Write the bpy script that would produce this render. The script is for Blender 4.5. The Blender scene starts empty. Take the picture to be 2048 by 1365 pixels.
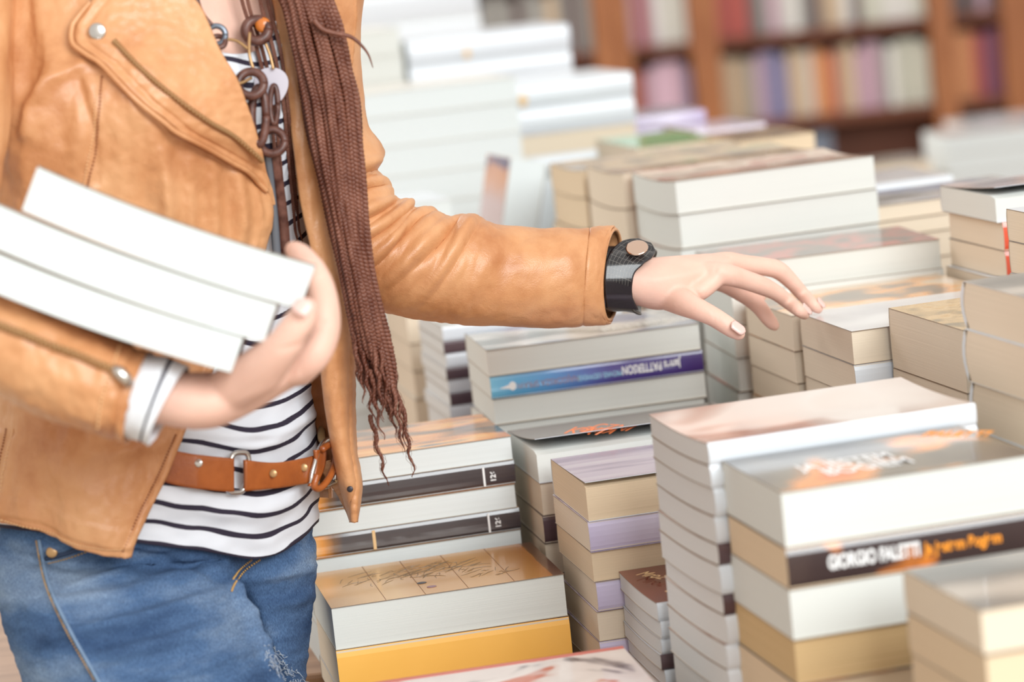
import bpy, bmesh, math, random
from mathutils import Vector, Matrix, noise
random.seed(7)
C = bpy.context.scene.collection
PI = math.pi
# ---------------------------------------------------------------- camera geometry
W_, H_, F_ = 2048.0, 1365.0, 5800.0
PITCH, ROLL, HC = math.radians(8.5), math.radians(6.0), 1.40
f_ = Vector((0, math.cos(PITCH), -math.sin(PITCH)))
R0 = Vector((1, 0, 0)); U0 = R0.cross(f_)
R_ = R0 * math.cos(ROLL) - U0 * math.sin(ROLL)
U_ = R0 * math.sin(ROLL) + U0 * math.cos(ROLL)
CAM = Vector((0, 0, HC))
def ray(px, py):
    return f_ + R_ * ((px - W_ / 2) / F_) + U_ * ((H_ / 2 - py) / F_)
def P(px, py, Y):
    r = ray(px, py)
    return CAM + r * (Y / r.y)
def PZ(px, py, z):
    r = ray(px, py)
    return CAM + r * ((z - HC) / r.z)
def proj(p):
    d = p - CAM; k = d.dot(f_)
    return (W_ / 2 + F_ * d.dot(R_) / k, H_ / 2 - F_ * d.dot(U_) / k)

# ---------------------------------------------------------------- materials
def new_mat(name):
    m = bpy.data.materials.new(name); m.use_nodes = True
    nt = m.node_tree
    return m, nt, nt.nodes['Principled BSDF']
def rgb(c):
    # sRGB 0-255 -> linear
    return tuple(((v / 255) / 12.92 if v <= 10 else (((v / 255) + .055) / 1.055) ** 2.4) for v in c) + (1,)
def mat(name, col, rough=.5, metal=0, spec=.5, bump=0, bscale=200, var=0, vscale=20, coat=0, stretch=None, sss=0):
    m, nt, b = new_mat(name)
    b.inputs['Base Color'].default_value = rgb(col)
    b.inputs['Roughness'].default_value = rough
    b.inputs['Metallic'].default_value = metal
    b.inputs['Specular IOR Level'].default_value = spec
    b.inputs['Coat Weight'].default_value = coat
    if coat: b.inputs['Coat Roughness'].default_value = .12
    if sss:
        b.inputs['Subsurface Weight'].default_value = sss
        b.inputs['Subsurface Radius'].default_value = (.6, .25, .15)
        b.inputs['Subsurface Scale'].default_value = .01
    N, Lk = nt.nodes, nt.links
    tc = N.new('ShaderNodeTexCoord'); src = tc.outputs['Object']
    if stretch:
        mp = N.new('ShaderNodeMapping'); mp.inputs['Scale'].default_value = stretch
        Lk.new(src, mp.inputs['Vector']); src = mp.outputs['Vector']
    if var:
        n = N.new('ShaderNodeTexNoise'); n.inputs['Scale'].default_value = vscale; n.inputs['Detail'].default_value = 5
        Lk.new(src, n.inputs['Vector'])
        cr = N.new('ShaderNodeValToRGB')
        cr.color_ramp.elements[0].position = .3; cr.color_ramp.elements[1].position = .7
        c0 = tuple(max(0, v - var) for v in col); c1 = tuple(min(255, v + var) for v in col)
        cr.color_ramp.elements[0].color = rgb(c0); cr.color_ramp.elements[1].color = rgb(c1)
        Lk.new(n.outputs['Fac'], cr.inputs['Fac']); Lk.new(cr.outputs['Color'], b.inputs['Base Color'])
    if bump:
        n = N.new('ShaderNodeTexNoise'); n.inputs['Scale'].default_value = bscale; n.inputs['Detail'].default_value = 4
        Lk.new(src, n.inputs['Vector'])
        bp = N.new('ShaderNodeBump'); bp.inputs['Strength'].default_value = bump; bp.inputs['Distance'].default_value = .001
        Lk.new(n.outputs['Fac'], bp.inputs['Height']); Lk.new(bp.outputs['Normal'], b.inputs['Normal'])
    return m
def pages_mat(name, col, dv=7):
    m, nt, b = new_mat(name)
    N, Lk = nt.nodes, nt.links
    tc = N.new('ShaderNodeTexCoord'); mp = N.new('ShaderNodeMapping'); mp.inputs['Scale'].default_value = (3, 3, 1400)
    Lk.new(tc.outputs['Object'], mp.inputs['Vector'])
    n = N.new('ShaderNodeTexNoise'); n.inputs['Scale'].default_value = 1; n.inputs['Detail'].default_value = 2
    Lk.new(mp.outputs['Vector'], n.inputs['Vector'])
    cr = N.new('ShaderNodeValToRGB'); cr.color_ramp.elements[0].position = .3; cr.color_ramp.elements[1].position = .6
    cr.color_ramp.elements[0].color = rgb(tuple(v - dv for v in col)); cr.color_ramp.elements[1].color = rgb(col)
    Lk.new(n.outputs['Fac'], cr.inputs['Fac']); Lk.new(cr.outputs['Color'], b.inputs['Base Color'])
    bp = N.new('ShaderNodeBump'); bp.inputs['Strength'].default_value = .35; bp.inputs['Distance'].default_value = .0004
    Lk.new(n.outputs['Fac'], bp.inputs['Height']); Lk.new(bp.outputs['Normal'], b.inputs['Normal'])
    b.inputs['Roughness'].default_value = .75; b.inputs['Specular IOR Level'].default_value = .25
    return m
def art_mat(name, cols, scale=8, seed=0, const=False, rough=.22, stretch=(1, 1, 1), pos=None, detail=2, dist=0):
    """printed cover: blobs of several inks"""
    m, nt, b = new_mat(name)
    N, Lk = nt.nodes, nt.links
    tc = N.new('ShaderNodeTexCoord'); mp = N.new('ShaderNodeMapping')
    mp.inputs['Location'].default_value = (seed * 1.37, seed * .71, seed * 2.3); mp.inputs['Scale'].default_value = stretch
    Lk.new(tc.outputs['Object'], mp.inputs['Vector'])
    n = N.new('ShaderNodeTexNoise'); n.inputs['Scale'].default_value = scale; n.inputs['Detail'].default_value = detail
    n.inputs['Distortion'].default_value = dist
    Lk.new(mp.outputs['Vector'], n.inputs['Vector'])
    cr = N.new('ShaderNodeValToRGB'); cr.color_ramp.interpolation = 'CONSTANT' if const else 'LINEAR'
    k = len(cols); e = cr.color_ramp.elements
    ps = pos or [.3 + .4 * i / max(1, k - 1) for i in range(k)]
    while len(e) < k: e.new(.5)
    for i in range(k): e[i].position = ps[i]
    for i in range(k): e[i].color = rgb(cols[i])
    Lk.new(n.outputs['Fac'], cr.inputs['Fac']); Lk.new(cr.outputs['Color'], b.inputs['Base Color'])
    b.inputs['Roughness'].default_value = rough; b.inputs['Specular IOR Level'].default_value = .6
    b.inputs['Coat Weight'].default_value = .5; b.inputs['Coat Roughness'].default_value = .08
    return m
def grad_mat(name, stops, axis=0, rough=.25, L=.2, noisy=.15, nscale=30, seed=0):
    """print that changes along one direction of the cover (stops in 0..1 of L)"""
    m, nt, b = new_mat(name)
    N, Lk = nt.nodes, nt.links
    tc = N.new('ShaderNodeTexCoord'); sp = N.new('ShaderNodeSeparateXYZ'); Lk.new(tc.outputs['Object'], sp.inputs[0])
    dv = N.new('ShaderNodeMath'); dv.operation = 'DIVIDE'; dv.inputs[1].default_value = L
    Lk.new(sp.outputs[axis], dv.inputs[0])
    n = N.new('ShaderNodeTexNoise'); n.inputs['Scale'].default_value = nscale; n.inputs['Detail'].default_value = 4
    mp = N.new('ShaderNodeMapping'); mp.inputs['Location'].default_value = (seed, seed * 2, 0)
    Lk.new(tc.outputs['Object'], mp.inputs['Vector']); Lk.new(mp.outputs['Vector'], n.inputs['Vector'])
    ma = N.new('ShaderNodeMath'); ma.operation = 'MULTIPLY_ADD'; ma.inputs[1].default_value = noisy; 
    Lk.new(n.outputs['Fac'], ma.inputs[0]); Lk.new(dv.outputs[0], ma.inputs[2])
    sb = N.new('ShaderNodeMath'); sb.operation = 'SUBTRACT'; sb.inputs[1].default_value = noisy / 2; Lk.new(ma.outputs[0], sb.inputs[0])
    cr = N.new('ShaderNodeValToRGB'); e = cr.color_ramp.elements
    while len(e) < len(stops): e.new(.5)
    for i, (p, c) in enumerate(stops): e[i].position = p
    for i, (p, c) in enumerate(stops): e[i].color = rgb(c)
    Lk.new(sb.outputs[0], cr.inputs['Fac']); Lk.new(cr.outputs['Color'], b.inputs['Base Color'])
    b.inputs['Roughness'].default_value = rough; b.inputs['Coat Weight'].default_value = .5; b.inputs['Coat Roughness'].default_value = .1
    return m

# ---------------------------------------------------------------- mesh helpers
def mesh_obj(name, V, Fc, m=None, parent=None, smooth=False, mi=None, uv=None):
    me = bpy.data.meshes.new(name); me.from_pydata([tuple(v) for v in V], [], Fc); me.update()
    for mm in (m if isinstance(m, (list, tuple)) else [m]):
        if mm: me.materials.append(mm)
    if mi:
        for p, i in zip(me.polygons, mi): p.material_index = i
    if smooth:
        for p in me.polygons: p.use_smooth = True
    if uv:
        l = me.uv_layers.new(name='UVMap')
        for lp in me.loops: l.data[lp.index].uv = uv[lp.vertex_index]
    bm = bmesh.new(); bm.from_mesh(me); bmesh.ops.recalc_face_normals(bm, faces=bm.faces); bm.to_mesh(me); bm.free()
    o = bpy.data.objects.new(name, me); C.objects.link(o)
    if parent: o.parent = parent
    return o
def empty(name, loc=(0, 0, 0), rz=0, parent=None):
    o = bpy.data.objects.new(name, None); o.empty_display_size = .02; C.objects.link(o)
    o.location = loc; o.rotation_euler = (0, 0, rz)
    if parent: o.parent = parent
    return o
def tag(o, label=None, cat=None, group=None, kind=None):
    if label: o['label'] = label
    if cat: o['category'] = cat
    if group: o['group'] = group
    if kind: o['kind'] = kind
    return o
def box(V, Fc, x0, x1, y0, y1, z0, z1):
    b = len(V)
    V += [(x0, y0, z0), (x1, y0, z0), (x1, y1, z0), (x0, y1, z0), (x0, y0, z1), (x1, y0, z1), (x1, y1, z1), (x0, y1, z1)]
    Fc += [(b, b + 3, b + 2, b + 1), (b + 4, b + 5, b + 6, b + 7), (b, b + 1, b + 5, b + 4), (b + 1, b + 2, b + 6, b + 5), (b + 2, b + 3, b + 7, b + 6), (b + 3, b, b + 4, b + 7)]
def box_obj(name, x0, x1, y0, y1, z0, z1, m, parent=None, bevel=0):
    V, Fc = [], []; box(V, Fc, x0, x1, y0, y1, z0, z1)
    o = mesh_obj(name, V, Fc, m, parent)
    if bevel:
        md = o.modifiers.new('b', 'BEVEL'); md.width = bevel; md.segments = 2
    return o
def bake(o):
    """apply the modifiers of an object into its mesh"""
    dg = bpy.context.evaluated_depsgraph_get(); dg.update()
    me = bpy.data.meshes.new_from_object(o.evaluated_get(dg), depsgraph=dg)
    o.modifiers.clear(); old = o.data; o.data = me
    bpy.data.meshes.remove(old)
    for p in me.polygons: p.use_smooth = True
    return o
def text_obj(body, size, m, parent, loc, rot, extrude=.00012, name='title', width=1.0, bold=0):
    cu = bpy.data.curves.new(name, 'FONT'); cu.body = body; cu.size = size; cu.extrude = extrude; cu.offset = bold
    t = bpy.data.objects.new(name, cu); C.objects.link(t)
    dg = bpy.context.evaluated_depsgraph_get(); dg.update()
    me = bpy.data.meshes.new_from_object(t.evaluated_get(dg), depsgraph=dg)
    bpy.data.objects.remove(t)
    o = bpy.data.objects.new(name, me); C.objects.link(o); me.materials.clear(); me.materials.append(m)
    o.location = loc; o.rotation_euler = rot; o.scale = (width, 1, 1); o.parent = parent
    return o
def cr_interp(pts, t):
    """Catmull-Rom through tuples, t in 0..len-1"""
    n = len(pts); i = min(int(t), n - 2); u = t - i
    p0, p1, p2, p3 = pts[max(i - 1, 0)], pts[i], pts[i + 1], pts[min(i + 2, n - 1)]
    return [.5 * (2 * b + (c - a) * u + (2 * a - 5 * b + 4 * c - d) * u * u + (3 * b - a - 3 * c + d) * u ** 3) for a, b, c, d in zip(p0, p1, p2, p3)]
def lin(xs, ys, x):
    if x <= xs[0]: return ys[0]
    for i in range(1, len(xs)):
        if x <= xs[i]:
            u = (x - xs[i - 1]) / (xs[i] - xs[i - 1]); return ys[i - 1] + (ys[i] - ys[i - 1]) * u
    return ys[-1]
def smo(xs, ys, x):
    """smooth monotone-ish interpolation"""
    if x <= xs[0]: return ys[0]
    if x >= xs[-1]: return ys[-1]
    for i in range(1, len(xs)):
        if x <= xs[i]: break
    return cr_interp([(y,) for y in ys], i - 1 + (x - xs[i - 1]) / (xs[i] - xs[i - 1]))[0]
def tube(V, Fc, pts, radii, seg=8, cap=True, flat=None):
    """round tube along world points"""
    n = len(pts); base = len(V)
    up = Vector((0.13, -1, 0.21)).normalized()
    for i, p in enumerate(pts):
        d = (pts[min(i + 1, n - 1)] - pts[max(i - 1, 0)]).normalized()
        a = d.cross(up)
        if a.length < 1e-4: a = d.cross(Vector((1, 0, 0)))
        a.normalize(); b = a.cross(d); up = b.copy() if False else up
        r = radii[i] if isinstance(radii, (list, tuple)) else radii
        fl = flat if flat else 1
        for k in range(seg):
            t = 2 * PI * k / seg
            V.append(p + a * (r * math.cos(t)) + b * (r * fl * math.sin(t)))
    for i in range(n - 1):
        for k in range(seg):
            k2 = (k + 1) % seg
            Fc.append((base + i * seg + k, base + i * seg + k2, base + (i + 1) * seg + k2, base + (i + 1) * seg + k))
    if cap:
        Fc.append(tuple(base + k for k in range(seg))[::-1]); Fc.append(tuple(base + (n - 1) * seg + k for k in range(seg)))
# ---------------------------------------------------------------- books
PG = {
    'cream': pages_mat('pages_cream', (224, 209, 188)),
    'tan': pages_mat('pages_tan', (222, 200, 170), 9),
    'white': pages_mat('pages_white', (216, 222, 222), 4),
    'offwhite': pages_mat('pages_offwhite', (217, 219, 214), 4),
    'grey': pages_mat('pages_grey', (216, 217, 216), 5),
    'rough': pages_mat('pages_rough', (214, 184, 138), 26),
}
WHITE = mat('cover_white', (216, 221, 227), .3, coat=.3)
EDGE = mat('cover_edge_gap_shade', (136, 118, 102), .6)  # edge tone darkened to stand in for shade in the gaps between covers
INNER = mat('cover_inside', (196, 184, 166), .6)
CREAMC = mat('cover_cream', (220, 217, 209), .35, coat=.3)
def book(loc, yaw, L, W, T, pg='cream', art=None, spine=None, face='back', bow=0, curl=0, bulge=.0012, lean=None, bend=0, nx=1, edge=None, spt=0, name='paperback_book', label='', cat='book', group=None, inner=None):
    """a paperback: a page block inside a folded cover. loc is its front left bottom corner, length runs along x"""
    root = empty(name, loc, yaw)
    edge = edge or EDGE
    def bx(x): return -bend * 4 * (x / L) * (1 - x / L)
    tag(root, label, cat, group)
    if lean: root.rotation_euler = lean
    art = art or WHITE; spine = spine or art
    NY = 14; t = .0005
    def zb(y): return -bow * 4 * (y / W) * (1 - y / W)
    fl = (lambda y: y) if face == 'front' else (lambda y: W - y)
    # page block section
    sec = []; spt = max(spt, t)
    ys = [spt + (W - .0016 - spt) * i / NY for i in range(NY + 1)]
    for y in ys: sec.append((fl(y), t + zb(y)))
    for y in reversed(ys):
        u = y / W
        sec.append((fl(y), T - t - .0002 + zb(y) - (0.0025 if (curl and y == ys[-1]) else 0)))
    if True:   # the block follows the rounded spine
        for i in range(5, 0, -1): sec.append((fl(spt - bulge * math.sin(PI * i / 6)), T * i / 6))
    V, Fc = [], []; n = len(sec)
    xs = [.0004 + (L - .0008) * i / nx for i in range(nx + 1)]
    for x in xs: V += [(x, a, b + bx(x)) for a, b in sec]
    for q in range(nx):
        for i in range(n): Fc.append((q * n + i, q * n + (i + 1) % n, (q + 1) * n + (i + 1) % n, (q + 1) * n + i))
    for s in (0, nx):
        for i in range(NY):
            a, b, c, d = i, i + 1, 2 * NY - i, 2 * NY + 1 - i
            Fc.append((s * n + a, s * n + b, s * n + c, s * n + d))
        Fc.append((s * n,) + tuple(s * n + q for q in range(2 * NY + 1, n)))
    mesh_obj('page_block', V, Fc, PG[pg], root)
    # cover: outer line bottom -> spine -> top
    O = []; SP = []
    for i in range(NY + 1):
        y = W - (W - .0008) * i / NY; O.append((y, zb(y), y, t + zb(y)))
    NS = 6
    for i in range(1, NS):
        z = T * i / NS; bu = bulge * math.sin(PI * i / NS)
        O.append((-bu, z, spt - .0001 - bu, min(max(z, t), T - t)))
    for i in range(NY + 1):
        y = .0008 + (W - .0008) * i / NY; c = curl * (y / W) ** 1.6
        O.append((y, T + zb(y) + c, y, T - t + zb(y) + c))
    V, Fc, mi = [], [], []
    m = len(O)
    for q in range(nx + 1):
        x = L * q / nx
        for a, b, c, d in O: V.append((x, fl(a), b + bx(x)))
        for a, b, c, d in O: V.append((x, fl(c), d + bx(x)))
    for q in range(nx):
        k, k2 = q * 2 * m, (q + 1) * 2 * m
        for i in range(m - 1):
            Fc.append((k + i, k + i + 1, k2 + i + 1, k2 + i)); mi.append(1 if NY <= i < NY + NS else 0)
            Fc.append((k + m + i, k + m + i + 1, k2 + m + i + 1, k2 + m + i)); mi.append(2)
        for i in (0, m - 1):
            Fc.append((k + i, k + m + i, k2 + m + i, k2 + i)); mi.append(2 if curl else 3)
    for i in range(m - 1):
        for s in (0, nx * 2 * m):
            Fc.append((s + i, s + i + 1, s + m + i + 1, s + m + i)); mi.append(3)
    mesh_obj('cover', V, Fc, [art, spine, inner or (WHITE if curl else INNER), edge], root, mi=mi)
    return root

TABLE_Z = .74
ORD = ['top', 'second', 'third', 'fourth', 'fifth', 'sixth', 'seventh', 'eighth', 'ninth', 'tenth', 'eleventh', 'twelfth', 'thirteenth', 'fourteenth']
FOOT = {}
def stack(name, px, py, Y=None, FR=None, L=.205, W=.14, yaw=12, layers=(), specs=(), bow=0, where='', group=None, anchor='FL', jit=.0015, jy=.4, default=None, ground=True, base_z=None, fillT=.034):
    """a pile of books. (px,py): pixel of its top front corner; layers: pixel heights of the seams along that corner's upright edge"""
    if FR is not None:
        lo, hi = 1.2, 12
        for _ in range(50):
            Y = (lo + hi) / 2; a = P(px, py, Y); b = PZ(FR[0], FR[1], a.z)
            if (b - a).length > L: hi = Y
            else: lo = Y
        yaw = math.degrees(math.atan2(b.y - a.y, b.x - a.x))
    p = P(px, py, Y); th = math.radians(yaw)
    ux, uy = Vector((math.cos(th), math.sin(th), 0)), Vector((-math.sin(th), math.cos(th), 0))
    if anchor == 'FR': p = p - ux * L
    if anchor == 'BL': p = p - uy * W
    if anchor == 'BR': p = p - uy * W - ux * L
    Yv = Y
    zs = [P(px + (l - py) * .103, l, Yv).z for l in layers]
    zs[0] = p.z
    FOOT[name] = [tuple((p + ux * a + uy * b))[:2] for a, b in ((0, 0), (L, 0), (L, W), (0, W))] + [zs[0], yaw, Y]
    rnd = random.Random(name)
    floor_z = base_z if base_z is not None else TABLE_Z
    nv = len(zs) - 1
    if ground:
        z = zs[-1]; rest = z - floor_z
        if rest > .012:
            k = max(1, round(rest / fillT))
            for i in range(k): zs.append(z - rest * (i + 1) / k)
    out = []
    sag = bow
    for i in range(len(zs) - 1):
        sp = dict(default or {})
        if i < len(specs) and specs[i]: sp.update(specs[i])
        T = zs[i] - zs[i + 1]
        if i == len(zs) - 2 and ground: sag = 0
        o = ux * rnd.uniform(-jit, jit) * (0 if i == 0 else 1) + uy * rnd.uniform(-jit, jit) * (0 if i == 0 else 1)
        dl = sp.pop('dx', 0); dyy = sp.pop('dy', 0)
        o += ux * dl + uy * dyy
        loc = Vector((p.x, p.y, zs[i + 1])) + o
        lab = sp.pop('label', None)
        if lab is None:
            lab = f"{ORD[i] if i < 14 else 'low'} book {'of' if i == 0 else 'down in'} {where}"
        sp.setdefault('group', group)
        if 'pagesonly' in sp: sp.pop('pagesonly')
        b = book(loc, th + math.radians(rnd.uniform(-jy, jy) if i else 0), sp.pop('L', L), sp.pop('W', W), T - .0002, bow=sag, label=lab, **sp)
        out.append(b)
    return out

# cover prints
ART = dict(
    mosaic=grad_mat('print_mosaic', [(0, (196, 150, 96)), (.16, (222, 176, 118)), (.3, (226, 184, 128)), (.42, (206, 152, 84)), (.7, (214, 160, 88)), (.9, (190, 128, 54)), (.955, (178, 112, 44)), (.96, (104, 66, 40)), (1, (96, 60, 40))], noisy=.02),
    yellow=mat('print_yellow', (250, 190, 92), .35, var=4, vscale=12, coat=.3),
    dusk=art_mat('print_dusk', [(58, 50, 52), (120, 84, 60), (222, 140, 60), (238, 176, 96), (96, 88, 92)], 16, 3, stretch=(.6, 2, 1)),
    blackspine=grad_mat('print_black_spine', [(0, (236, 190, 130)), (.05, (226, 150, 60)), (.10, (120, 84, 50)), (.15, (70, 62, 62)), (1, (66, 58, 60))], noisy=.08, L=.2, rough=.16),
    thriller=grad_mat('print_thriller', [(0, (120, 196, 232)), (.12, (96, 170, 216)), (.3, (90, 150, 210)), (.5, (86, 100, 172)), (.62, (76, 62, 140)), (1, (66, 44, 112))], noisy=.1, nscale=14),
    bluetop=art_mat('print_blue_grey', [(60, 60, 66), (120, 118, 118), (206, 200, 196), (110, 128, 160), (92, 100, 150)], 9, 4, stretch=(1, 1.8, 1)),
    greytop=grad_mat('print_grey_dark', [(0, (118, 106, 100)), (.5, (104, 92, 86)), (1, (112, 98, 88))], noisy=.3, nscale=16),
    lilac=art_mat('print_lilac', [(150, 132, 156), (196, 182, 200), (214, 204, 214), (226, 214, 214)], 9, 6, stretch=(.5, 3, 1)),
    lilacspine=grad_mat('print_lilac_spine', [(0, (196, 186, 214)), (.3, (216, 208, 228)), (.55, (176, 160, 194)), (1, (206, 192, 214))], noisy=.1),
    red=art_mat('print_dark_red', [(84, 20, 24), (112, 40, 34), (140, 62, 44)], 12, 2),
    spatter=art_mat('print_spatter', [(70, 58, 60), (150, 140, 140), (226, 214, 208), (236, 226, 220), (232, 214, 206), (206, 110, 80)], 13, 9, pos=[.30, .37, .42, .54, .585, .63], dist=1.2),
    photo=art_mat('print_photo', [(112, 60, 50), (176, 130, 112), (226, 210, 202), (232, 220, 214), (226, 206, 196)], 7, 12, pos=[.3, .38, .44, .6, .75], dist=.5),
    fire=art_mat('print_fire', [(52, 44, 42), (86, 76, 66), (110, 98, 80), (240, 150, 60), (236, 120, 40)], 12, 5, pos=[.3, .42, .52, .6, .7]),
    firespine=art_mat('print_fire_spine', [(58, 46, 46), (66, 52, 52), (236, 140, 60), (240, 160, 70)], 16, 21, pos=[.3, .55, .62, .75]),
    greymono=art_mat('print_grey_mono', [(58, 54, 52), (110, 102, 96), (176, 164, 152), (196, 184, 172)], 9, 8, stretch=(.7, 1.5, 1)),
    gold=art_mat('print_gold', [(120, 100, 60), (186, 150, 90), (214, 178, 120), (200, 150, 60)], 40, 3, detail=5),
    flame=art_mat('print_flame', [(90, 72, 60), (130, 100, 76), (240, 160, 60), (226, 196, 160), (236, 214, 192)], 14, 14, pos=[.3, .4, .48, .56, .66]),
    brownish=art_mat('print_brown_picture', [(96, 74, 62), (160, 120, 96), (214, 192, 172), (170, 84, 66), (200, 170, 150)], 15, 5, stretch=(1, 1.4, 1)),
    greenbrown=art_mat('print_green_brown', [(84, 78, 62), (140, 112, 84), (190, 160, 120), (120, 132, 84)], 18, 15),
    whitegrey=art_mat('print_white_grey', [(200, 196, 198), (226, 222, 222), (236, 232, 230)], 9, 4),
    darkred2=art_mat('print_dark_lines', [(84, 74, 70), (120, 96, 84), (200, 90, 70), (90, 78, 72)], 24, 7),
    greenedge=mat('print_dark_green', (24, 96, 76), .3, coat=.4),
    redspine=mat('print_orange_red', (222, 84, 52), .25, coat=.5),
    darkspine=mat('print_dark_plum', (84, 62, 66), .3, coat=.4),
    purple=mat('print_deep_purple', (92, 58, 84), .3, coat=.4),
    blue=mat('print_navy', (36, 60, 110), .3, coat=.4),
)
white_ink = mat('white_ink', (240, 240, 240), .4)
grey_ink = mat('grey_ink', (150, 120, 130), .5)
cyan_ink = mat('pale_blue_ink', (150, 214, 236), .4)
orange_ink = mat('orange_ink', (238, 128, 66), .4)
amber_ink = mat('amber_ink', (250, 158, 50), .4)
gold_ink = mat('gold_ink', (226, 190, 140), .4)
dark_ink = mat('dark_ink', (70, 66, 70), .4)
def disc(name, cx, cy, z, rx, ry, m, parent, tilt=0, seg=24, plane='xy', h=.0003):
    V, Fc = [], []
    for zz in (0, h):
        for k in range(seg):
            a = 2 * PI * k / seg; x, y = rx * math.cos(a), ry * math.sin(a)
            x, y = x * math.cos(tilt) - y * math.sin(tilt), x * math.sin(tilt) + y * math.cos(tilt)
            V.append((cx + x, cy + y, z + zz) if plane == 'xy' else (cx + x, cy - zz, z + y))
    Fc += [tuple(range(seg))[::-1], tuple(range(seg, 2 * seg))]
    for k in range(seg): Fc.append((k, (k + 1) % seg, seg + (k + 1) % seg, seg + k))
    return mesh_obj(name, V, Fc, m, parent)

# A: yellow-spined pile at the bottom, next to the jeans
A = stack('A', 662, 1217, FR=(1128, 1148), L=.2015, W=.142, layers=(1217, 1303, 1388), where='the pile with the yellow spine beside the jeans', group='books in the yellow spined pile',
    specs=[dict(pg='offwhite', art=ART['mosaic'], label='thick paperback with an amber mosaic cover, on the yellow spined book'),
           dict(pg='cream', art=ART['mosaic'], spine=ART['yellow'], face='front', bulge=.0005, label='thick paperback showing its plain yellow spine')])
tA = P(662, 1217, FOOT['A'][6]).z - P(671, 1303, FOOT['A'][6]).z
disc('cover_dot', .085, .043, tA - .0001, .0042, .0035, dark_ink, A[0]); disc('cover_dot', .0905, .024, tA - .0001, .0042, .0033, grey_ink, A[0])
V, Fc = [], []
for x in (.047, .081, .118, .158): box(V, Fc, x, x + .0004, .001, .14, 0, .0002)
o = mesh_obj('panel_lines', V, Fc, mat('brown_ink', (150, 106, 70), .4), A[0]); o.location.z = tA - .0001
V, Fc = [], []
rr = random.Random(3)
for (x0, y0, n_) in ((.06, .085, 40), (.012, .09, 14), (.095, .088, 30), (.12, .05, 12)):
    for k in range(n_):
        a = rr.uniform(0, 6); x, y = x0 + rr.uniform(0, .045), y0 + rr.uniform(-.02, .02); pts = []
        for j in range(9):
            pts.append(Vector((x, y, 0))); a += rr.uniform(-.7, .7); x += .003 * math.cos(a * .4); y += .0022 * math.sin(a)
        tube(V, Fc, pts, [.0001 + .00028 * math.sin(PI * j / 8) for j in range(9)], 4, flat=.2)
o = mesh_obj('ink_drawing', V, Fc, mat('faded_ink', (122, 104, 84), .4), A[0]); o.location.z = tA - .0001

# B: white and dark spined books numbered on the spine
B = stack('B', 1022, 872, Y=2.575, anchor='FR', L=.192, W=.135, yaw=11.5, layers=(872, 920, 967, 1015, 1058, 1104), where='the pile with white edges and dark numbered spines', group='books in the dark numbered pile',
    default=dict(pg='white', art=ART['dusk'], spine=ART['blackspine']),
    specs=[dict(label='paperback with an orange dusk photo cover, topmost above the dark numbered spines'),
           dict(face='front', label='upper of two books with dark glossy spines, under the loose hair ends'), dict(label='white fore-edged book between the two dark numbered spines'),
           dict(face='front', label='lower of two books with dark glossy spines, above the amber mosaic cover'), dict(label='white fore-edged book under the lower dark spine')])
for b in (B[1], B[3]):
    V, Fc = [], []; box(V, Fc, .162, .1638, -.0016, -.0010, .001, .0185)
    mesh_obj('spine_line', V, Fc, white_ink, b)
    text_obj('126', .0068, white_ink, b, (.1735, -.0014, .0042), (PI / 2, -PI / 2, 0), name='spine_number', bold=.0002)
V, Fc = [], []; box(V, Fc, .056, .0588, -.0016, -.0010, .001, .0185); mesh_obj('spine_line', V, Fc, gold_ink, B[3])

# C: the blue-purple spine
Cc = stack('C', 972, 701, FR=(1398, 646), L=.2085, W=.132, layers=(701, 755, 800, 852, 905), where='the pile holding the blue and purple spine', group='books in the blue spined pile',
    default=dict(pg='offwhite', art=ART['bluetop']),
    specs=[dict(label='cream-edged paperback with a grey blue cover, on the blue and purple spine'), dict(face='front', spine=ART['thriller'], art=ART['bluetop'], label='paperback with a glossy spine fading from blue to purple'),
           dict(label='pale-edged paperback directly under the blue and purple spine')])
b = Cc[1]
text_obj('James PATTERSON', .0115, white_ink, b, (.186, -.0013, .0150), (PI / 2, PI, 0), name='spine_author', width=.62, bold=.0003)
text_obj('MICHAEL LEDWIDGE', .0075, cyan_ink, b, (.128, -.0013, .0118), (PI / 2, PI, 0), name='spine_coauthor', width=.62)
text_obj('NAJGORSZA SPRAWA', .0085, grey_ink, b, (.086, -.0013, .0125), (PI / 2, PI, 0), name='spine_title', width=.78)
V, Fc = [], []
disc('spine_emblem', .021, -.0012, .0105, .0036, .0042, white_ink, b, plane='xz')
V = [(.008, -.0013, .0095), (.018, -.0013, .0082), (.019, -.0013, .0125), (.008, -.0018, .0095), (.018, -.0018, .0082), (.019, -.0018, .0125)]
mesh_obj('emblem_beak', V, [(0, 1, 2), (3, 4, 5), (0, 1, 4, 3), (1, 2, 5, 4), (2, 0, 3, 5)], white_ink, b)
tC = P(972, 701, FOOT['C'][6]).z - P(977, 755, FOOT['C'][6]).z
text_obj('PATTERSON', .024, mat('pale_ink', (206, 200, 190), .4), Cc[0], (.12, .028, tC - .0002), (0, 0, math.radians(4)), name='cover_author', width=.75)

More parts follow.
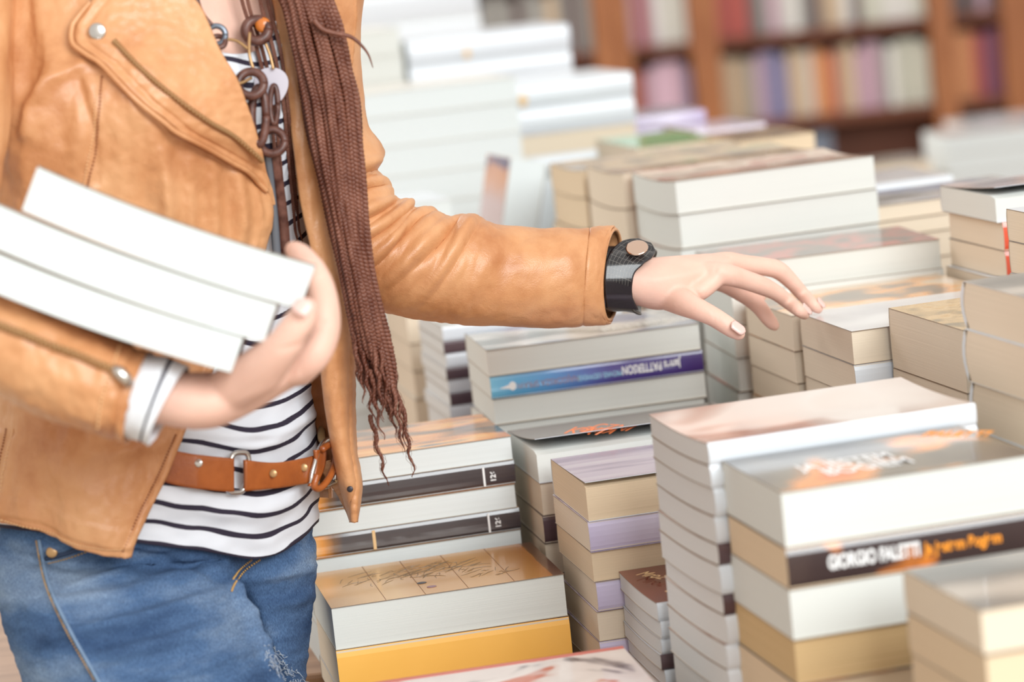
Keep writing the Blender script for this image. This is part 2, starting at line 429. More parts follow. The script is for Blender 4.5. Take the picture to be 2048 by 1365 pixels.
# D1: cover curled up, orange lettering
D1 = stack('D1', 1072, 905, Y=2.53, L=.2, W=.125, yaw=11, layers=(905, 968, 1033, 1088, 1150), where='the pile whose top cover curls up', group='books in the curled cover pile',
    default=dict(pg='cream', art=ART['greytop']),
    specs=[dict(pg='offwhite', curl=.012, label='paperback whose dark grey cover with orange letters curls up'), None, dict(face='front', spine=ART['darkspine'])])
tD = P(1072, 905, 2.5).z - P(1078, 968, 2.5).z
def on_curl(W, curl, y): return curl * ((W - y) / W) ** 1.6
for i, (tx, x, y) in enumerate((('DOSTO', .030, .040), ('JEWSKI', .050, .044))):
    pass
text_obj('BIAŁA', .020, orange_ink, D1[0], (.046, .030, tD + on_curl(.13, .012, .03) + .0008), (.10, 0, -1.05), name='cover_title', width=.8)
text_obj('KAT', .026, orange_ink, D1[0], (.030, .022, tD + on_curl(.13, .012, .022) + .0010), (.12, 0, -.9), name='cover_title', width=.9)
text_obj('CZNI', .024, orange_ink, D1[0], (.056, .034, tD + on_curl(.13, .012, .034) + .0008), (.10, 0, -.9), name='cover_title', width=.8)
# D2: lilac cover and spine
D2 = stack('D2', 1170, 970, Y=2.36, L=.2, W=.132, yaw=11, layers=(970, 1045, 1105, 1165, 1225, 1285, 1345), where='the pile with the lilac cover and spine', group='books in the lilac pile',
    default=dict(pg='cream', art=ART['lilac'], spine=ART['lilacspine']),
    specs=[dict(pg='tan', curl=.002, label='tan-edged paperback with a pale lilac cover, slightly curled'), dict(face='front', label='paperback showing its pale lilac spine'), dict(pg='tan'), dict(face='front'), dict(), dict(face='front')])
# W: dark red cover, white spines
Wk = stack('W', 1313, 1207, Y=2.24, L=.19, W=.125, yaw=11, bow=.002, layers=(1207, 1244, 1280, 1311, 1342, 1375), where='the low pile with the dark red cover', group='thin white books under the dark red cover',
    default=dict(pg='grey', art=WHITE, spine=WHITE, face='front'),
    specs=[dict(art=ART['red'], label='thin book with a dark red cover and gold lettering'), None, None, dict(spine=ART['darkspine'])])
tW = .0155
text_obj('Mroź', .02, gold_ink, Wk[0], (-.012 + .02, .10, tW + .0006), (0, 0, -1.1), name='cover_title', width=.7)
disc('cover_emblem', .018, .03, tW + .0002, .003, .0022, gold_ink, Wk[0])
# V: spattered cover at the bottom
Vv = stack('V', 1245, 1293, Y=2.235, anchor='BR', L=.215, W=.145, yaw=9, layers=(1293, 1345), where='the low pile with the spattered cover', group='books with spattered covers',
    default=dict(pg='offwhite', art=ART['spatter']), specs=[dict(label='white cover spattered with red and black, cut by the bottom edge')])
V_t = FOOT['V'][4] - P(1250, 1345, 2.235).z
V, Fc = [], []; box(V, Fc, 0, .215, .138, .145, V_t - .0001, V_t + .0002); mesh_obj('cover_band', V, Fc, mat('coral_ink', (206, 110, 96), .35), Vv[0])
# E: tall pile of thin white spined books
E_ = stack('E', 1415, 887, FR=(1950, 806), L=.21, W=.148, bow=.0025, layers=(887, 932, 978, 1035, 1090, 1132, 1190, 1232, 1290, 1340, 1390), where='the tall pile of thin white-spined books', group='thin white-spined books in the tall pile',
    default=dict(pg='grey', art=ART['photo'], spine=WHITE, face='front'),
    specs=[dict(label='glossy thin book with a pale photo cover and white spine, on the tall pile'), None, None, None, dict(spine=ART['darkspine']), None, dict(spine=ART['darkspine']), None, None, None])
# F: big foreground pile with fiery print
F = stack('F', 1562, 985, Y=1.945, L=.185, W=.135, yaw=12.5, layers=(985, 1098, 1180, 1283, 1372), where='the thick foreground pile with the fiery print', group='thick books in the fiery print pile',
    default=dict(pg='tan', art=ART['fire'], spine=ART['firespine']),
    specs=[dict(pg='offwhite', label='thick paperback with a dark fiery cover and white lettering'), dict(face='front', label='thick paperback with orange and white lettering on a dark spine'), dict(pg='offwhite'), dict(pg='rough')])
text_obj('GIORGIO FALETTI', .0135, white_ink, F[1], (.029, -.0014, .0105), (PI / 2, 0, 0), name='spine_author', width=.62, bold=.0006)
text_obj('Ja jestem Bogiem', .0115, amber_ink, F[1], (.100, -.0014, .0105), (PI / 2, 0, 0), name='spine_title', width=.72, bold=.0004)
tF = P(1562, 985, 1.945).z - P(1574, 1098, 1.945).z
text_obj('JA JESTEM', .030, white_ink, F[0], (.035, .058, tF), (0, 0, 0), name='cover_title', width=.55, bold=.0006)
text_obj('BOGIEM', .030, white_ink, F[0], (.045, .032, tF), (0, 0, 0), name='cover_title', width=.6, bold=.0006)
text_obj('FALETTI', .024, amber_ink, F[0], (.148, .118, tF), (0, 0, -.75), name='cover_author', width=.6, bold=.0006)
# G: nearest pile, bottom right corner
G = stack('G', 1962, 1222, Y=1.73, L=.19, W=.13, yaw=13, layers=(1222, 1312, 1400), where='the nearest pile in the bottom right corner', group='books in the nearest pile',
    default=dict(pg='tan', art=ART['greymono']), specs=[dict(pg='cream', label='blurred paperback with a grey cover, nearest of all the piles'), dict(pg='tan')])
# H1, H2: the piles under the fingertips
H1 = stack('H1', 1703, 663, Y=2.47, L=.188, W=.142, yaw=12, layers=(663, 731, 795, 860), where='the pile the fingertips touch', group='books under the fingertips',
    default=dict(pg='cream', art=ART['whitegrey']), specs=[dict(label='cream paperback with a glossy pale cover, touched by the fingertips'), dict(art=WHITE, face='front')])
pH1 = FOOT['H1']
H2 = stack('H2', 1583, 632, Y=2.617, L=.195, W=.142, yaw=12, layers=(632, 704, 768, 830), where='the pile right behind the touched one', group='books behind the fingertips',
    default=dict(pg='cream', art=ART['flame']), specs=[dict(label='paperback with an orange printed cover, between the fingertips and the white pile')])
H4 = stack('H4', 1455, 531, FR=(1880, 478), L=.2135, W=.14, layers=(531, 590, 652, 718, 785), where='the pile carrying the two thick white books', group='books under the two thick ones',
    default=dict(pg='offwhite', art=ART['darkred2']), specs=[dict(label='white-edged paperback with a glossy dark cover, under the two thick books'), dict(art=ART['greenedge'], spine=CREAMC, face='front', bulge=.0002), dict(spine=CREAMC, face='front')])
J = stack('J', 1350, 362, FR=(1748, 310), L=.217, W=.148, bow=.0035, layers=(362, 430, 499), where='the two thick white-edged books behind the hand', group='thick white-edged books behind the hand', fillT=.06,
    default=dict(pg='offwhite', art=ART['brownish']),
    specs=[dict(label='upper of two thick white-edged books, with a brown picture cover'), dict(label='lower of two thick white-edged books, behind the wrist')])
# O: similar piles behind J
O1 = stack('O1', 1246, 346, Y=3.09, L=.22, W=.14, yaw=14, bow=.0035, layers=(346, 418, 486, 560), where='the pale pile behind the two thick books', group='books in the first pile behind the thick ones', default=dict(pg='cream', art=ART['greenbrown']), fillT=.05)
O2 = stack('O2', 1166, 340, Y=3.26, L=.22, W=.14, yaw=14, bow=.003, layers=(340, 396, 460, 540), where='the tan pile beside the leaning book', group='books in the tan pile beside the leaning one', default=dict(pg='tan', art=ART['greenbrown'], spine=WHITE), fillT=.05)
# I, K, L, M on the right
I = stack('I', 1925, 660, Y=2.31, L=.215, W=.165, yaw=13, layers=(660, 788, 905), where='the pile with the gilded cover', group='thick books under the gilded cover',
    default=dict(pg='cream', art=ART['gold'], spine=ART['purple']), specs=[dict(label='very thick paperback with a gilded patterned cover')])
K = stack('K', 1925, 562, Y=2.225, anchor='BL', L=.19, W=.135, yaw=13, layers=(562, 657, 762, 858), where='the pile with rounded white spines at the right edge', group='thick books with rounded white spines',
    default=dict(pg='cream', art=WHITE, spine=WHITE, bulge=.008, spt=.006, edge=WHITE), specs=[dict(art=ART['greymono'], label='thick book with a rounded white spine and brown cover, cut by the right edge')])
L1 = stack('L', 1990, 392, Y=2.66, L=.2, W=.14, yaw=12, layers=(392, 446, 504, 560), where='the small pile with the orange-red spine', group='books in the orange-red spined pile', fillT=.05,
    default=dict(pg='cream', art=WHITE), specs=[dict(pg='offwhite', curl=.008, art=ART['whitegrey'], label='paperback with a lifted pale cover, on the orange-red spined book'), dict(spine=ART['redspine'], art=ART['blue'], face='front', dx=.004, label='cream paperback with an orange-red spine'), dict(spine=ART['redspine'], art=ART['blue'], face='front', dx=.006, label='cream paperback under the one with the orange-red spine')])
M1 = stack('M', 2012, 417, Y=2.51, anchor='BL', L=.19, W=.13, yaw=12, layers=(417, 481, 545), where='the cream pile cut by the right edge, by the orange-red spine', group='cream books at the right edge', default=dict(pg='cream', art=WHITE), base_z=FOOT['I'][4], fillT=.045)
# N: between the thick white books and the right piles
N1 = stack('N1', 1745, 414, Y=3.05, L=.2, W=.14, yaw=14, layers=(414, 446, 478, 530), where='the low pile seen between the thick books and the right pile', group='blurred books past the thick ones', default=dict(pg='cream', art=ART['darkred2'], spine=WHITE), specs=[dict(art=ART['bluetop'])], fillT=.05)
# U: grey-paged pile with black and white spines; cream pile left of it
U = stack('U', 884, 655, Y=2.93, L=.19, W=.135, yaw=12, layers=(655, 684, 710, 737, 762, 788, 814, 840), where='the black and white spined pile under the sleeve', group='thin books with black and white spines',
    default=dict(pg='grey', art=WHITE, spine=WHITE, face='front', bulge=.0004), specs=[dict(art=ART['greymono'], label='thin white book on the black and white spined pile'), dict(spine=ART['darkspine']), None, dict(spine=ART['darkspine']), None, dict(spine=ART['darkspine']), None], fillT=.05)
T1 = stack('T1', 812, 632, Y=3.16, L=.19, W=.135, yaw=12, layers=(632, 690, 745, 800), where='the cream pile behind the hair ends', group='cream books behind the hair ends', default=dict(pg='cream', art=CREAMC), fillT=.05)
# ---------------------------------------------------------------- blurred piles farther back on the table
Q = stack('Q', 925, 183, Y=4.0, L=.244, W=.19, yaw=14, layers=(183, 232, 286, 330, 372), where='the white pile behind the raised sleeve', group='thick white books in the second farthest pile',
    default=dict(pg='white', art=WHITE, spine=WHITE, face='front', bulge=.004, edge=CREAMC), specs=[dict(label='upper thick white book with a small gold mark, behind the leaning book'), None, dict(pg='cream', art=ART['lilac'], face='back')], fillT=.09)
disc('spine_mark', .083, -.0052, .012, .006, .009, gold_ink, Q[0], plane='xz')
Rr = stack('R', 812, 84, Y=4.35, L=.252, W=.19, yaw=13, layers=(84, 136, 190, 240), where='the tallest white pile, cut from view by the hair', group='thick white books in the farthest pile',
    default=dict(pg='white', art=WHITE, spine=WHITE, face='front', bulge=.004, edge=CREAMC), specs=[dict(label='topmost thick white book of the tall pile beyond the hair')], fillT=.09)
disc('spine_mark', .09, -.0052, .012, .005, .008, gold_ink, Rr[0], plane='xz')
S = stack('S', 690, -70, Y=5.0, L=.225, W=.18, yaw=13, layers=(-70, -5, 60, 120), where='the pale pile at the top edge beside the hair', group='pale books in the pile at the top edge', default=dict(pg='white', art=WHITE, spine=WHITE, face='front', edge=CREAMC), fillT=.1)
T2 = stack('T2', 722, 190, Y=3.8, L=.21, W=.17, yaw=13, layers=(190, 240, 300, 360, 420), where='the cream pile just right of the hair', group='cream books just right of the hair', default=dict(pg='white', art=CREAMC, edge=CREAMC), fillT=.09)
T3 = stack('T3', 600, 78, Y=4.3, L=.15, W=.17, yaw=13, layers=(78, 130, 180), where='the pale pile half hidden by the hair', group='pale books half hidden by the hair', default=dict(pg='offwhite', art=CREAMC, edge=CREAMC), fillT=.09)
T4 = stack('T4', 902, 398, Y=3.42, anchor='FR', L=.17, W=.14, yaw=13, layers=(398, 440, 500), where='the white pile above the elbow', group='white books above the elbow', default=dict(pg='white', art=WHITE, edge=CREAMC), fillT=.09)
P0 = stack('P0', 905, 560, Y=3.50, L=.17, W=.14, yaw=13, layers=(560, 610, 660), where='the pile under the leaning book', group='books under the leaning one', default=dict(pg='cream', art=CREAMC), fillT=.09)
al = math.radians(14); s_, c_ = math.sin(al), math.cos(al)
Mx = Matrix.Rotation(math.radians(16), 3, 'Z') @ Matrix(((s_, 0, -c_), (0, 1, 0), (c_, 0, s_)))
ptop = P(1094, 326, 3.52)
LB = (ptop.z - FOOT['P0'][4] - .002) / c_
col_print = grad_mat('print_striped', [(0, (214, 196, 196)), (.55, (206, 180, 180)), (.78, (214, 150, 110)), (.9, (206, 140, 100)), (.93, (76, 60, 110)), (.98, (70, 56, 100)), (1, (190, 120, 90))], noisy=.25, nscale=60, L=LB)
lo = ptop - (Matrix.Rotation(math.radians(16), 3, 'Z') @ Vector((s_, 0, c_))) * LB
lb = book(lo, 0, LB, .1, .047, pg='white', art=col_print, face='back', label='book leaning at a slant with an orange and purple cover', name='leaning_book', lean=Mx.to_euler())
X1 = stack('X1', 1262, 236, Y=4.1, L=.11, W=.15, yaw=13, layers=(236, 262, 290), where='the low pile right of the white ones', group='books right of the white piles', default=dict(pg='cream', art=ART['lilac'], spine=ART['lilacspine'], face='front'), specs=[dict(label='book with a lavender spine, right of the white pile')], fillT=.1)
X2 = stack('X2', 1275, 296, Y=3.70, L=.11, W=.2, yaw=13, layers=(296, 330), where='the pile with the green cover', group='books in the green covered pile', default=dict(pg='cream', art=art_mat('print_green', [(150, 190, 110), (96, 170, 90), (200, 206, 170)], 14, 5)), specs=[dict(label='book with a bright green cover, right of the white piles')], fillT=.1)
X3 = stack('X3', 1392, 262, Y=3.96, L=.10, W=.15, yaw=13, layers=(262, 305), where='the mauve pile beside the green cover', group='books in the mauve pile', default=dict(pg='tan', art=ART['lilac'], spine=ART['lilac'], face='front'), fillT=.1)
X4 = stack('X4', 1478, 282, Y=3.60, L=.10, W=.15, yaw=13, layers=(288, 320), where='the brown covered pile behind the thick books', group='books in the brown covered pile', default=dict(pg='tan', art=ART['greenbrown']), fillT=.1)
N2 = stack('N2', 1700, 376, Y=3.45, L=.13, W=.15, yaw=13, layers=(376, 404, 440), where='the pile with the rounded white spine', group='books past the thick white pair', default=dict(pg='grey', art=ART['whitegrey'], spine=WHITE, face='front', bulge=.006), fillT=.1)

# ---------------------------------------------------------------- the room
wood_table = mat('table_wood', (150, 108, 72), .45, var=16, vscale=6, stretch=(1, 8, 8))
shelf_wood = mat('shelf_wood', (156, 92, 44), .45, var=14, vscale=5, stretch=(6, 6, 1))
shelf_dark = mat('shelf_back_wood', (108, 56, 30), .6, var=8, vscale=4)
t = empty('display_table', (0, 0, 0)); tag(t, 'wooden display table carrying all the piles of books', 'table')
box_obj('table_top', -.185, 1.3, 1.68, 2.53, .70, .74, wood_table, t, .004)
box_obj('table_top', -.6, 1.3, 2.5301, 5.4, .70, .74, wood_table, t, .004)
for x, y in ((-.12, 1.74), (1.22, 1.74), (-.54, 5.3), (1.22, 5.3), (-.54, 2.58)):
    box_obj('leg', x - .03, x + .03, y - .03, y + .03, 0, .7, wood_table, t, .003)
tag(box_obj('floor', -6, 7, -3, 10, -.05, 0, mat('floor_tile', (186, 174, 158), .5, var=8, vscale=2)), kind='structure')
tag(box_obj('wall_back', -6, 7, 9.6, 9.7, 0, 3.6, mat('wall_paint', (226, 222, 214), .8)), kind='structure')
tag(box_obj('wall_left', -6.1, -6, -3, 9.7, 0, 3.6, mat('wall_paint_left', (228, 226, 222), .8)), kind='structure')
YS = 9.0
def sx(px): return P(px, 150, YS).x
zb1 = P(1650, 230, YS).z
rowh = 172 * YS / 5800
levels = [zb1 + rowh * k for k in range(-5, 5)]
posts = [(905, 925), (1196, 1268), (1388, 1444), (1868, 1914), (2014, 2075), (2330, 2380)]
colours = dict(
    g=(150, 146, 140), b=(112, 120, 136), w=(216, 212, 206), m=(186, 150, 164), p=(214, 178, 194), r=(176, 74, 62), t=(196, 170, 140), o=(204, 136, 84), v=(130, 122, 156), d=(96, 74, 72), k=(122, 60, 84), y=(206, 180, 120), e=(198, 196, 180))
cmats = {k: mat('spine_' + k, c, .4) for k, c in colours.items()}
cname = dict(g='grey', b='slate blue', w='white', m='mauve', p='pink', r='red', t='tan', o='orange', v='violet', d='dark brown', k='plum', y='yellow', e='pale beige')
tcase = []
def shelf_unit(i, x0, x1, lab):
    u = empty('bookcase', (0, 0, 0)); tag(u, lab, 'bookcase', 'bookcases along the back wall')
    z1 = levels[-1] + .02
    xa, xb = sx(sum(posts[i]) / 2) + .001, sx(sum(posts[i + 1]) / 2) - .001
    box_obj('back_panel', xa, xb, YS + .241, YS + .26, 0, z1, shelf_dark, u)
    box_obj('upright', xa, sx(posts[i][1]), YS, YS + .24, 0, z1, shelf_wood, u)
    box_obj('upright', sx(posts[i + 1][0]), xb, YS, YS + .24, 0, z1, shelf_wood, u)
    for z in levels:
        if z > .05: box_obj('shelf', sx(posts[i][1]) + .0005, sx(posts[i + 1][0]) - .0005, YS + .01, YS + .24, z - .03, z, shelf_dark, u)
    return u, z1
unit_labels = ['leftmost stretch of the brown bookcase, behind the white piles', 'narrow brown bookcase bay with pink and grey books', 'widest brown bookcase bay, in the middle of the back wall', 'narrow brown bookcase bay with orange and plum books', 'bookcase bay cut off by the right edge']
for i in range(5): shelf_unit(i, 0, 0, unit_labels[i])
# standing books: (bay, level, string of colours) left to right; width from the bay
rows = {
    (0, 1): 'bbgggdggtgdg', (0, 0): 'gtdgwtgdmtgd',
    (1, 1): 'mrmwwew', (1, 0): 'rmpppmv', (1, -1): 'gtmgtgm', 
    (2, 1): 'rrrdgmwwgdttwdeewwwe', (2, 0): 'tttgmvvvttwoorttmmmgweeee', (2, -1): 'dd  vbb       ', (2, -2): 'ggttmdbwgtrmwg', 
    (3, 1): 'dddmd', (3, 0): 'oorkk', (3, -1): 'bgwb',
    (4, 1): 'rdotgm', (4, 0): 'tdrgoo', (4, -1): 'wgdtbo',
}
hscale = {}
bookdata = {}
cntr = {}
rb = random.Random(11)
where_row = {1: 'upper shelf', 0: 'middle shelf', -1: 'lower shelf', -2: 'lowest shelf'}
ORDN = ['first'] + ORD[1:]
bay_name = ['bay behind the white piles', 'pink bay', 'widest bay', 'orange bay', 'bay at the right edge']
for (bay, lev), st in rows.items():
    x0, x1 = sx(posts[bay][1]) + .004, sx(posts[bay + 1][0]) - .004
    z = levels[5 + lev] ; w = (x1 - x0) / len(st)
    seen = {}
    for j, ch in enumerate(st):
        if ch == ' ': continue
        h = rowh * .80 * rb.uniform(.86, 1.0) * hscale.get((bay, lev), 1); dd = rb.uniform(.12, .15)
        xx = x0 + j * w
        prev = cname[st[j - 1]] if j > 0 and st[j - 1] != ' ' else None
        seen[ch] = seen.get(ch, 0) + 1
        lab = f"{ORDN[seen[ch] - 1] + ' ' if st.count(ch) > 1 else ''}{cname[ch]} book{' from the left' if st.count(ch) > 1 else ''} on the {where_row[lev]}, {bay_name[bay]}"
        V, Fc = [], []
        # cover shell with spine to the front
        ww = w - .0006
        box(V, Fc, 0, ww, 0, .002, 0, h); box(V, Fc, 0, .0016, .002, dd, 0, h); box(V, Fc, ww - .0016, ww, .002, dd, 0, h)
        o = mesh_obj('shelved_book', V, Fc, cmats[ch]); o.location = (xx, YS + .045 + rb.uniform(0, .02), z)
        V, Fc = [], []; box(V, Fc, .0017, ww - .0017, .0021, dd - .003, .002, h - .003)
        mesh_obj('page_block', V, Fc, PG['cream'], o)
        tag(o, lab, 'book', f'books on the {where_row[lev]}, {bay_name[bay]}')
# second table with pale piles, between the display table and the bookcase
t2 = empty('side_table', (0, 0, 0)); tag(t2, 'low table with blurred pale piles in front of the bookcase', 'table')
box_obj('table_top', .6, 2.4, 5.7, 7.0, .58, .62, wood_table, t2, .004)
for x, y in ((.66, 5.76), (2.34, 5.76), (.66, 6.94), (2.34, 6.94)): box_obj('leg', x - .03, x + .03, y - .03, y + .03, 0, .58, wood_table, t2)
TABLE_Z = .62
Y1 = stack('Y1', 1890, 272, Y=6.0, L=.20, W=.16, yaw=8, layers=(272, 310, 350), where='the pale pile before the bookcase at the right', group='pale books before the bookcase', default=dict(pg='white', art=ART['whitegrey']), fillT=.1)
Y2 = stack('Y2', 1700, 338, Y=5.9, L=.17, W=.16, yaw=5, layers=(338, 372), where='the beige pile before the bookcase', group='beige books before the bookcase', default=dict(pg='cream', art=ART['greymono']), fillT=.1)
Y3 = stack('Y3', 1930, 248, Y=6.45, L=.2, W=.16, yaw=8, layers=(248, 300), where='the farther pale pile before the bookcase', group='farther pale books before the bookcase', default=dict(pg='grey', art=ART['whitegrey'], spine=cmats['b'], face='front'), fillT=.1)
TABLE_Z = .74
# ---------------------------------------------------------------- light
w = bpy.data.worlds.new('World'); bpy.context.scene.world = w; w.use_nodes = True
bg = w.node_tree.nodes['Background']; bg.inputs[0].default_value = (1, .955, .90, 1); bg.inputs[1].default_value = .95
def area(name, loc, target, sx_, sy_, power, col=(1, 1, 1)):
    l = bpy.data.lights.new(name, 'AREA'); l.shape = 'RECTANGLE'; l.size = sx_; l.size_y = sy_; l.energy = power; l.color = col
    o = bpy.data.objects.new(name, l); C.objects.link(o); o.location = loc
    o.rotation_euler = (Vector(target) - Vector(loc)).to_track_quat('-Z', 'Y').to_euler()
    return o
area('window_light', (2.5, -2.6, 3.7), (.2, 2.6, .9), 4.2, 2.6, 415, (.94, .985, 1))
area('back_fill_light', (-2.5, 6.5, 3.2), (.6, 4.2, .9), 3.0, 2.0, 140, (1, .99, .97))  # fill lamp added at the back to brighten the upper surfaces
# ---------------------------------------------------------------- camera
cam = bpy.data.cameras.new('camera'); co = bpy.data.objects.new('camera', cam); C.objects.link(co)
cam.sensor_width = 36; cam.lens = F_ / W_ * 36; cam.clip_start = .1
M = Matrix((R_, U_, -f_)).transposed().to_4x4(); M.translation = CAM; co.matrix_world = M
cam.dof.use_dof = True; cam.dof.focus_distance = 2.46; cam.dof.aperture_fstop = 4.0
sc = bpy.context.scene; sc.camera = co
sc.view_settings.view_transform = 'Standard'; sc.view_settings.look = 'None'; sc.view_settings.gamma = 1; sc.view_settings.exposure = -0.07
# ---------------------------------------------------------------- the person
person = empty('person', (P(310, 1000, 2.33).x, 2.33, 0))
tag(person, 'person in a tan leather jacket and blue jeans, holding three books and touching a pile', 'person')
PL = person.location.copy()
def pobj(name, V, Fc, m, parent=None, smooth=True, mi=None, uv=None):
    """a part of the person: world points moved into the person's frame"""
    par = parent or person
    off = PL if par is person else PL + par_off(par)
    return mesh_obj(name, [Vector(v) - off for v in V], Fc, m, par, smooth, mi, uv)
def par_off(o):
    t = Vector((0, 0, 0))
    while o is not None and o is not person: t += o.location; o = o.parent
    return t
def solid(o, th, off=-1):
    md = o.modifiers.new('s', 'SOLIDIFY'); md.thickness = th; md.offset = off; md.use_even_offset = False; return o
def nz(x, y, z=0.0): return noise.noise(Vector((x, y, z)))
# leather, cloth, skin
def leather_mat(name, col, dark, light, rough=.38):
    m, nt, b = new_mat(name); N, Lk = nt.nodes, nt.links
    tc = N.new('ShaderNodeTexCoord')
    n = N.new('ShaderNodeTexNoise'); n.inputs['Scale'].default_value = 16; n.inputs['Detail'].default_value = 8; n.inputs['Roughness'].default_value = .62
    Lk.new(tc.outputs['Object'], n.inputs['Vector'])
    cr = N.new('ShaderNodeValToRGB'); e = cr.color_ramp.elements; e.new(.5)
    for i, (p, c) in enumerate(((.28, dark), (.5, col), (.74, light))): e[i].position = p; e[i].color = rgb(c)
    Lk.new(n.outputs['Fac'], cr.inputs['Fac']); Lk.new(cr.outputs['Color'], b.inputs['Base Color'])
    v = N.new('ShaderNodeTexVoronoi'); v.inputs['Scale'].default_value = 900; Lk.new(tc.outputs['Object'], v.inputs['Vector'])
    n2 = N.new('ShaderNodeTexNoise'); n2.inputs['Scale'].default_value = 95; n2.inputs['Detail'].default_value = 7; n2.inputs['Distortion'].default_value = 1.2
    Lk.new(tc.outputs['Object'], n2.inputs['Vector'])
    mx = N.new('ShaderNodeMath'); mx.operation = 'MULTIPLY_ADD'; mx.inputs[1].default_value = .25
    Lk.new(v.outputs['Distance'], mx.inputs[0]); Lk.new(n2.outputs['Fac'], mx.inputs[2])
    bp = N.new('ShaderNodeBump'); bp.inputs['Strength'].default_value = .32; bp.inputs['Distance'].default_value = .0015
    Lk.new(mx.outputs[0], bp.inputs['Height']); Lk.new(bp.outputs['Normal'], b.inputs['Normal'])
    b.inputs['Roughness'].default_value = rough; b.inputs['Specular IOR Level'].default_value = .5
    return m
LEA = leather_mat('tan_leather', (203, 145, 99), (178, 115, 70), (216, 164, 118))
LEA_IN = leather_mat('leather_inside', (150, 92, 52), (118, 66, 36), (172, 110, 66))
BELT = leather_mat('belt_leather', (164, 88, 38), (132, 64, 26), (184, 104, 50), .3)
BLACKL = None
SKIN = mat('skin', (228, 186, 168), .5, spec=.35, bump=.14, bscale=420, var=6, vscale=30, sss=.12)
NAIL = mat('nail', (228, 190, 180), .32, coat=.2)
HAIR = mat('brown_hair', (112, 64, 46), .42, spec=.5, bump=.5, bscale=1500, var=22, vscale=90, stretch=(1, 1, .4))
METAL = mat('silver_metal', (205, 200, 194), .25, metal=1)
BRASS = mat('old_brass', (186, 148, 104), .35, metal=.6)
RUST = mat('rusty_brown', (88, 48, 36), .5, bump=.4, bscale=250, var=24, vscale=120, coat=.2)
THREAD = mat('thread', (236, 190, 140), .7)
DTHREAD = mat('dark_thread', (150, 88, 52), .7)
GOLDTH = mat('gold_thread', (206, 160, 90), .7)
def denim_mat():
    m, nt, b = new_mat('denim'); N, Lk = nt.nodes, nt.links
    tc = N.new('ShaderNodeTexCoord')
    mp = N.new('ShaderNodeMapping'); mp.inputs['Rotation'].default_value = (0, math.radians(20), 0); mp.inputs['Scale'].default_value = (5, 5, 16)
    Lk.new(tc.outputs['Object'], mp.inputs['Vector'])
    n = N.new('ShaderNodeTexNoise'); n.inputs['Scale'].default_value = 1.6; n.inputs['Detail'].default_value = 6; Lk.new(mp.outputs['Vector'], n.inputs['Vector'])
    cr = N.new('ShaderNodeValToRGB'); e = cr.color_ramp.elements; e.new(.5)
    for i, (p, c) in enumerate(((.3, (44, 66, 100)), (.5, (76, 102, 138)), (.72, (134, 154, 178)))): e[i].position = p; e[i].color = rgb(c)
    Lk.new(n.outputs['Fac'], cr.inputs['Fac'])
    mp2 = N.new('ShaderNodeMapping'); mp2.inputs['Rotation'].default_value = (0, math.radians(55), 0); mp2.inputs['Scale'].default_value = (2600, 400, 500)
    Lk.new(tc.outputs['Object'], mp2.inputs['Vector'])
    n2 = N.new('ShaderNodeTexNoise'); n2.inputs['Scale'].default_value = 1; n2.inputs['Detail'].default_value = 3; Lk.new(mp2.outputs['Vector'], n2.inputs['Vector'])
    cr2 = N.new('ShaderNodeValToRGB'); cr2.color_ramp.elements[0].position = .35; cr2.color_ramp.elements[1].position = .7
    cr2.color_ramp.elements[0].color = (.62, .62, .66, 1); cr2.color_ramp.elements[1].color = (1.35, 1.35, 1.3, 1)
    Lk.new(n2.outputs['Fac'], cr2.inputs['Fac'])
    mx = N.new('ShaderNodeMix'); mx.data_type = 'RGBA'; mx.blend_type = 'MULTIPLY'; mx.inputs['Factor'].default_value = 1
    Lk.new(cr.outputs['Color'], mx.inputs['A']); Lk.new(cr2.outputs['Color'], mx.inputs['B']); Lk.new(mx.outputs['Result'], b.inputs['Base Color'])
    bp = N.new('ShaderNodeBump'); bp.inputs['Strength'].default_value = .5; bp.inputs['Distance'].default_value = .0008
    Lk.new(n2.outputs['Fac'], bp.inputs['Height']); Lk.new(bp.outputs['Normal'], b.inputs['Normal'])
    b.inputs['Roughness'].default_value = .9; b.inputs['Specular IOR Level'].default_value = .15
    return m
DENIM = denim_mat()
def stripe_mat(name, axis='Y', width=.2, base=(220, 223, 230)):
    m, nt, b = new_mat(name); N, Lk = nt.nodes, nt.links
    uv = N.new('ShaderNodeUVMap'); uv.uv_map = 'UVMap'; sp = N.new('ShaderNodeSeparateXYZ'); Lk.new(uv.outputs[0], sp.inputs[0])
    fr = N.new('ShaderNodeMath'); fr.operation = 'FRACT'; Lk.new(sp.outputs[1], fr.inputs[0])
    lt = N.new('ShaderNodeMath'); lt.operation = 'LESS_THAN'; lt.inputs[1].default_value = width; Lk.new(fr.outputs[0], lt.inputs[0])
    mx = N.new('ShaderNodeMix'); mx.data_type = 'RGBA'; Lk.new(lt.outputs[0], mx.inputs['Factor'])
    mx.inputs['A'].default_value = rgb(base); mx.inputs['B'].default_value = rgb((52, 46, 60)); Lk.new(mx.outputs['Result'], b.inputs['Base Color'])
    tc = N.new('ShaderNodeTexCoord'); n2 = N.new('ShaderNodeTexNoise'); n2.inputs['Scale'].default_value = 900; Lk.new(tc.outputs['Object'], n2.inputs['Vector'])
    bp = N.new('ShaderNodeBump'); bp.inputs['Strength'].default_value = .25; bp.inputs['Distance'].default_value = .0006
    Lk.new(n2.outputs['Fac'], bp.inputs['Height']); Lk.new(bp.outputs['Normal'], b.inputs['Normal'])
    b.inputs['Roughness'].default_value = .85; b.inputs['Specular IOR Level'].default_value = .2
    return m
SHIRT = stripe_mat('striped_jersey', width=.24)

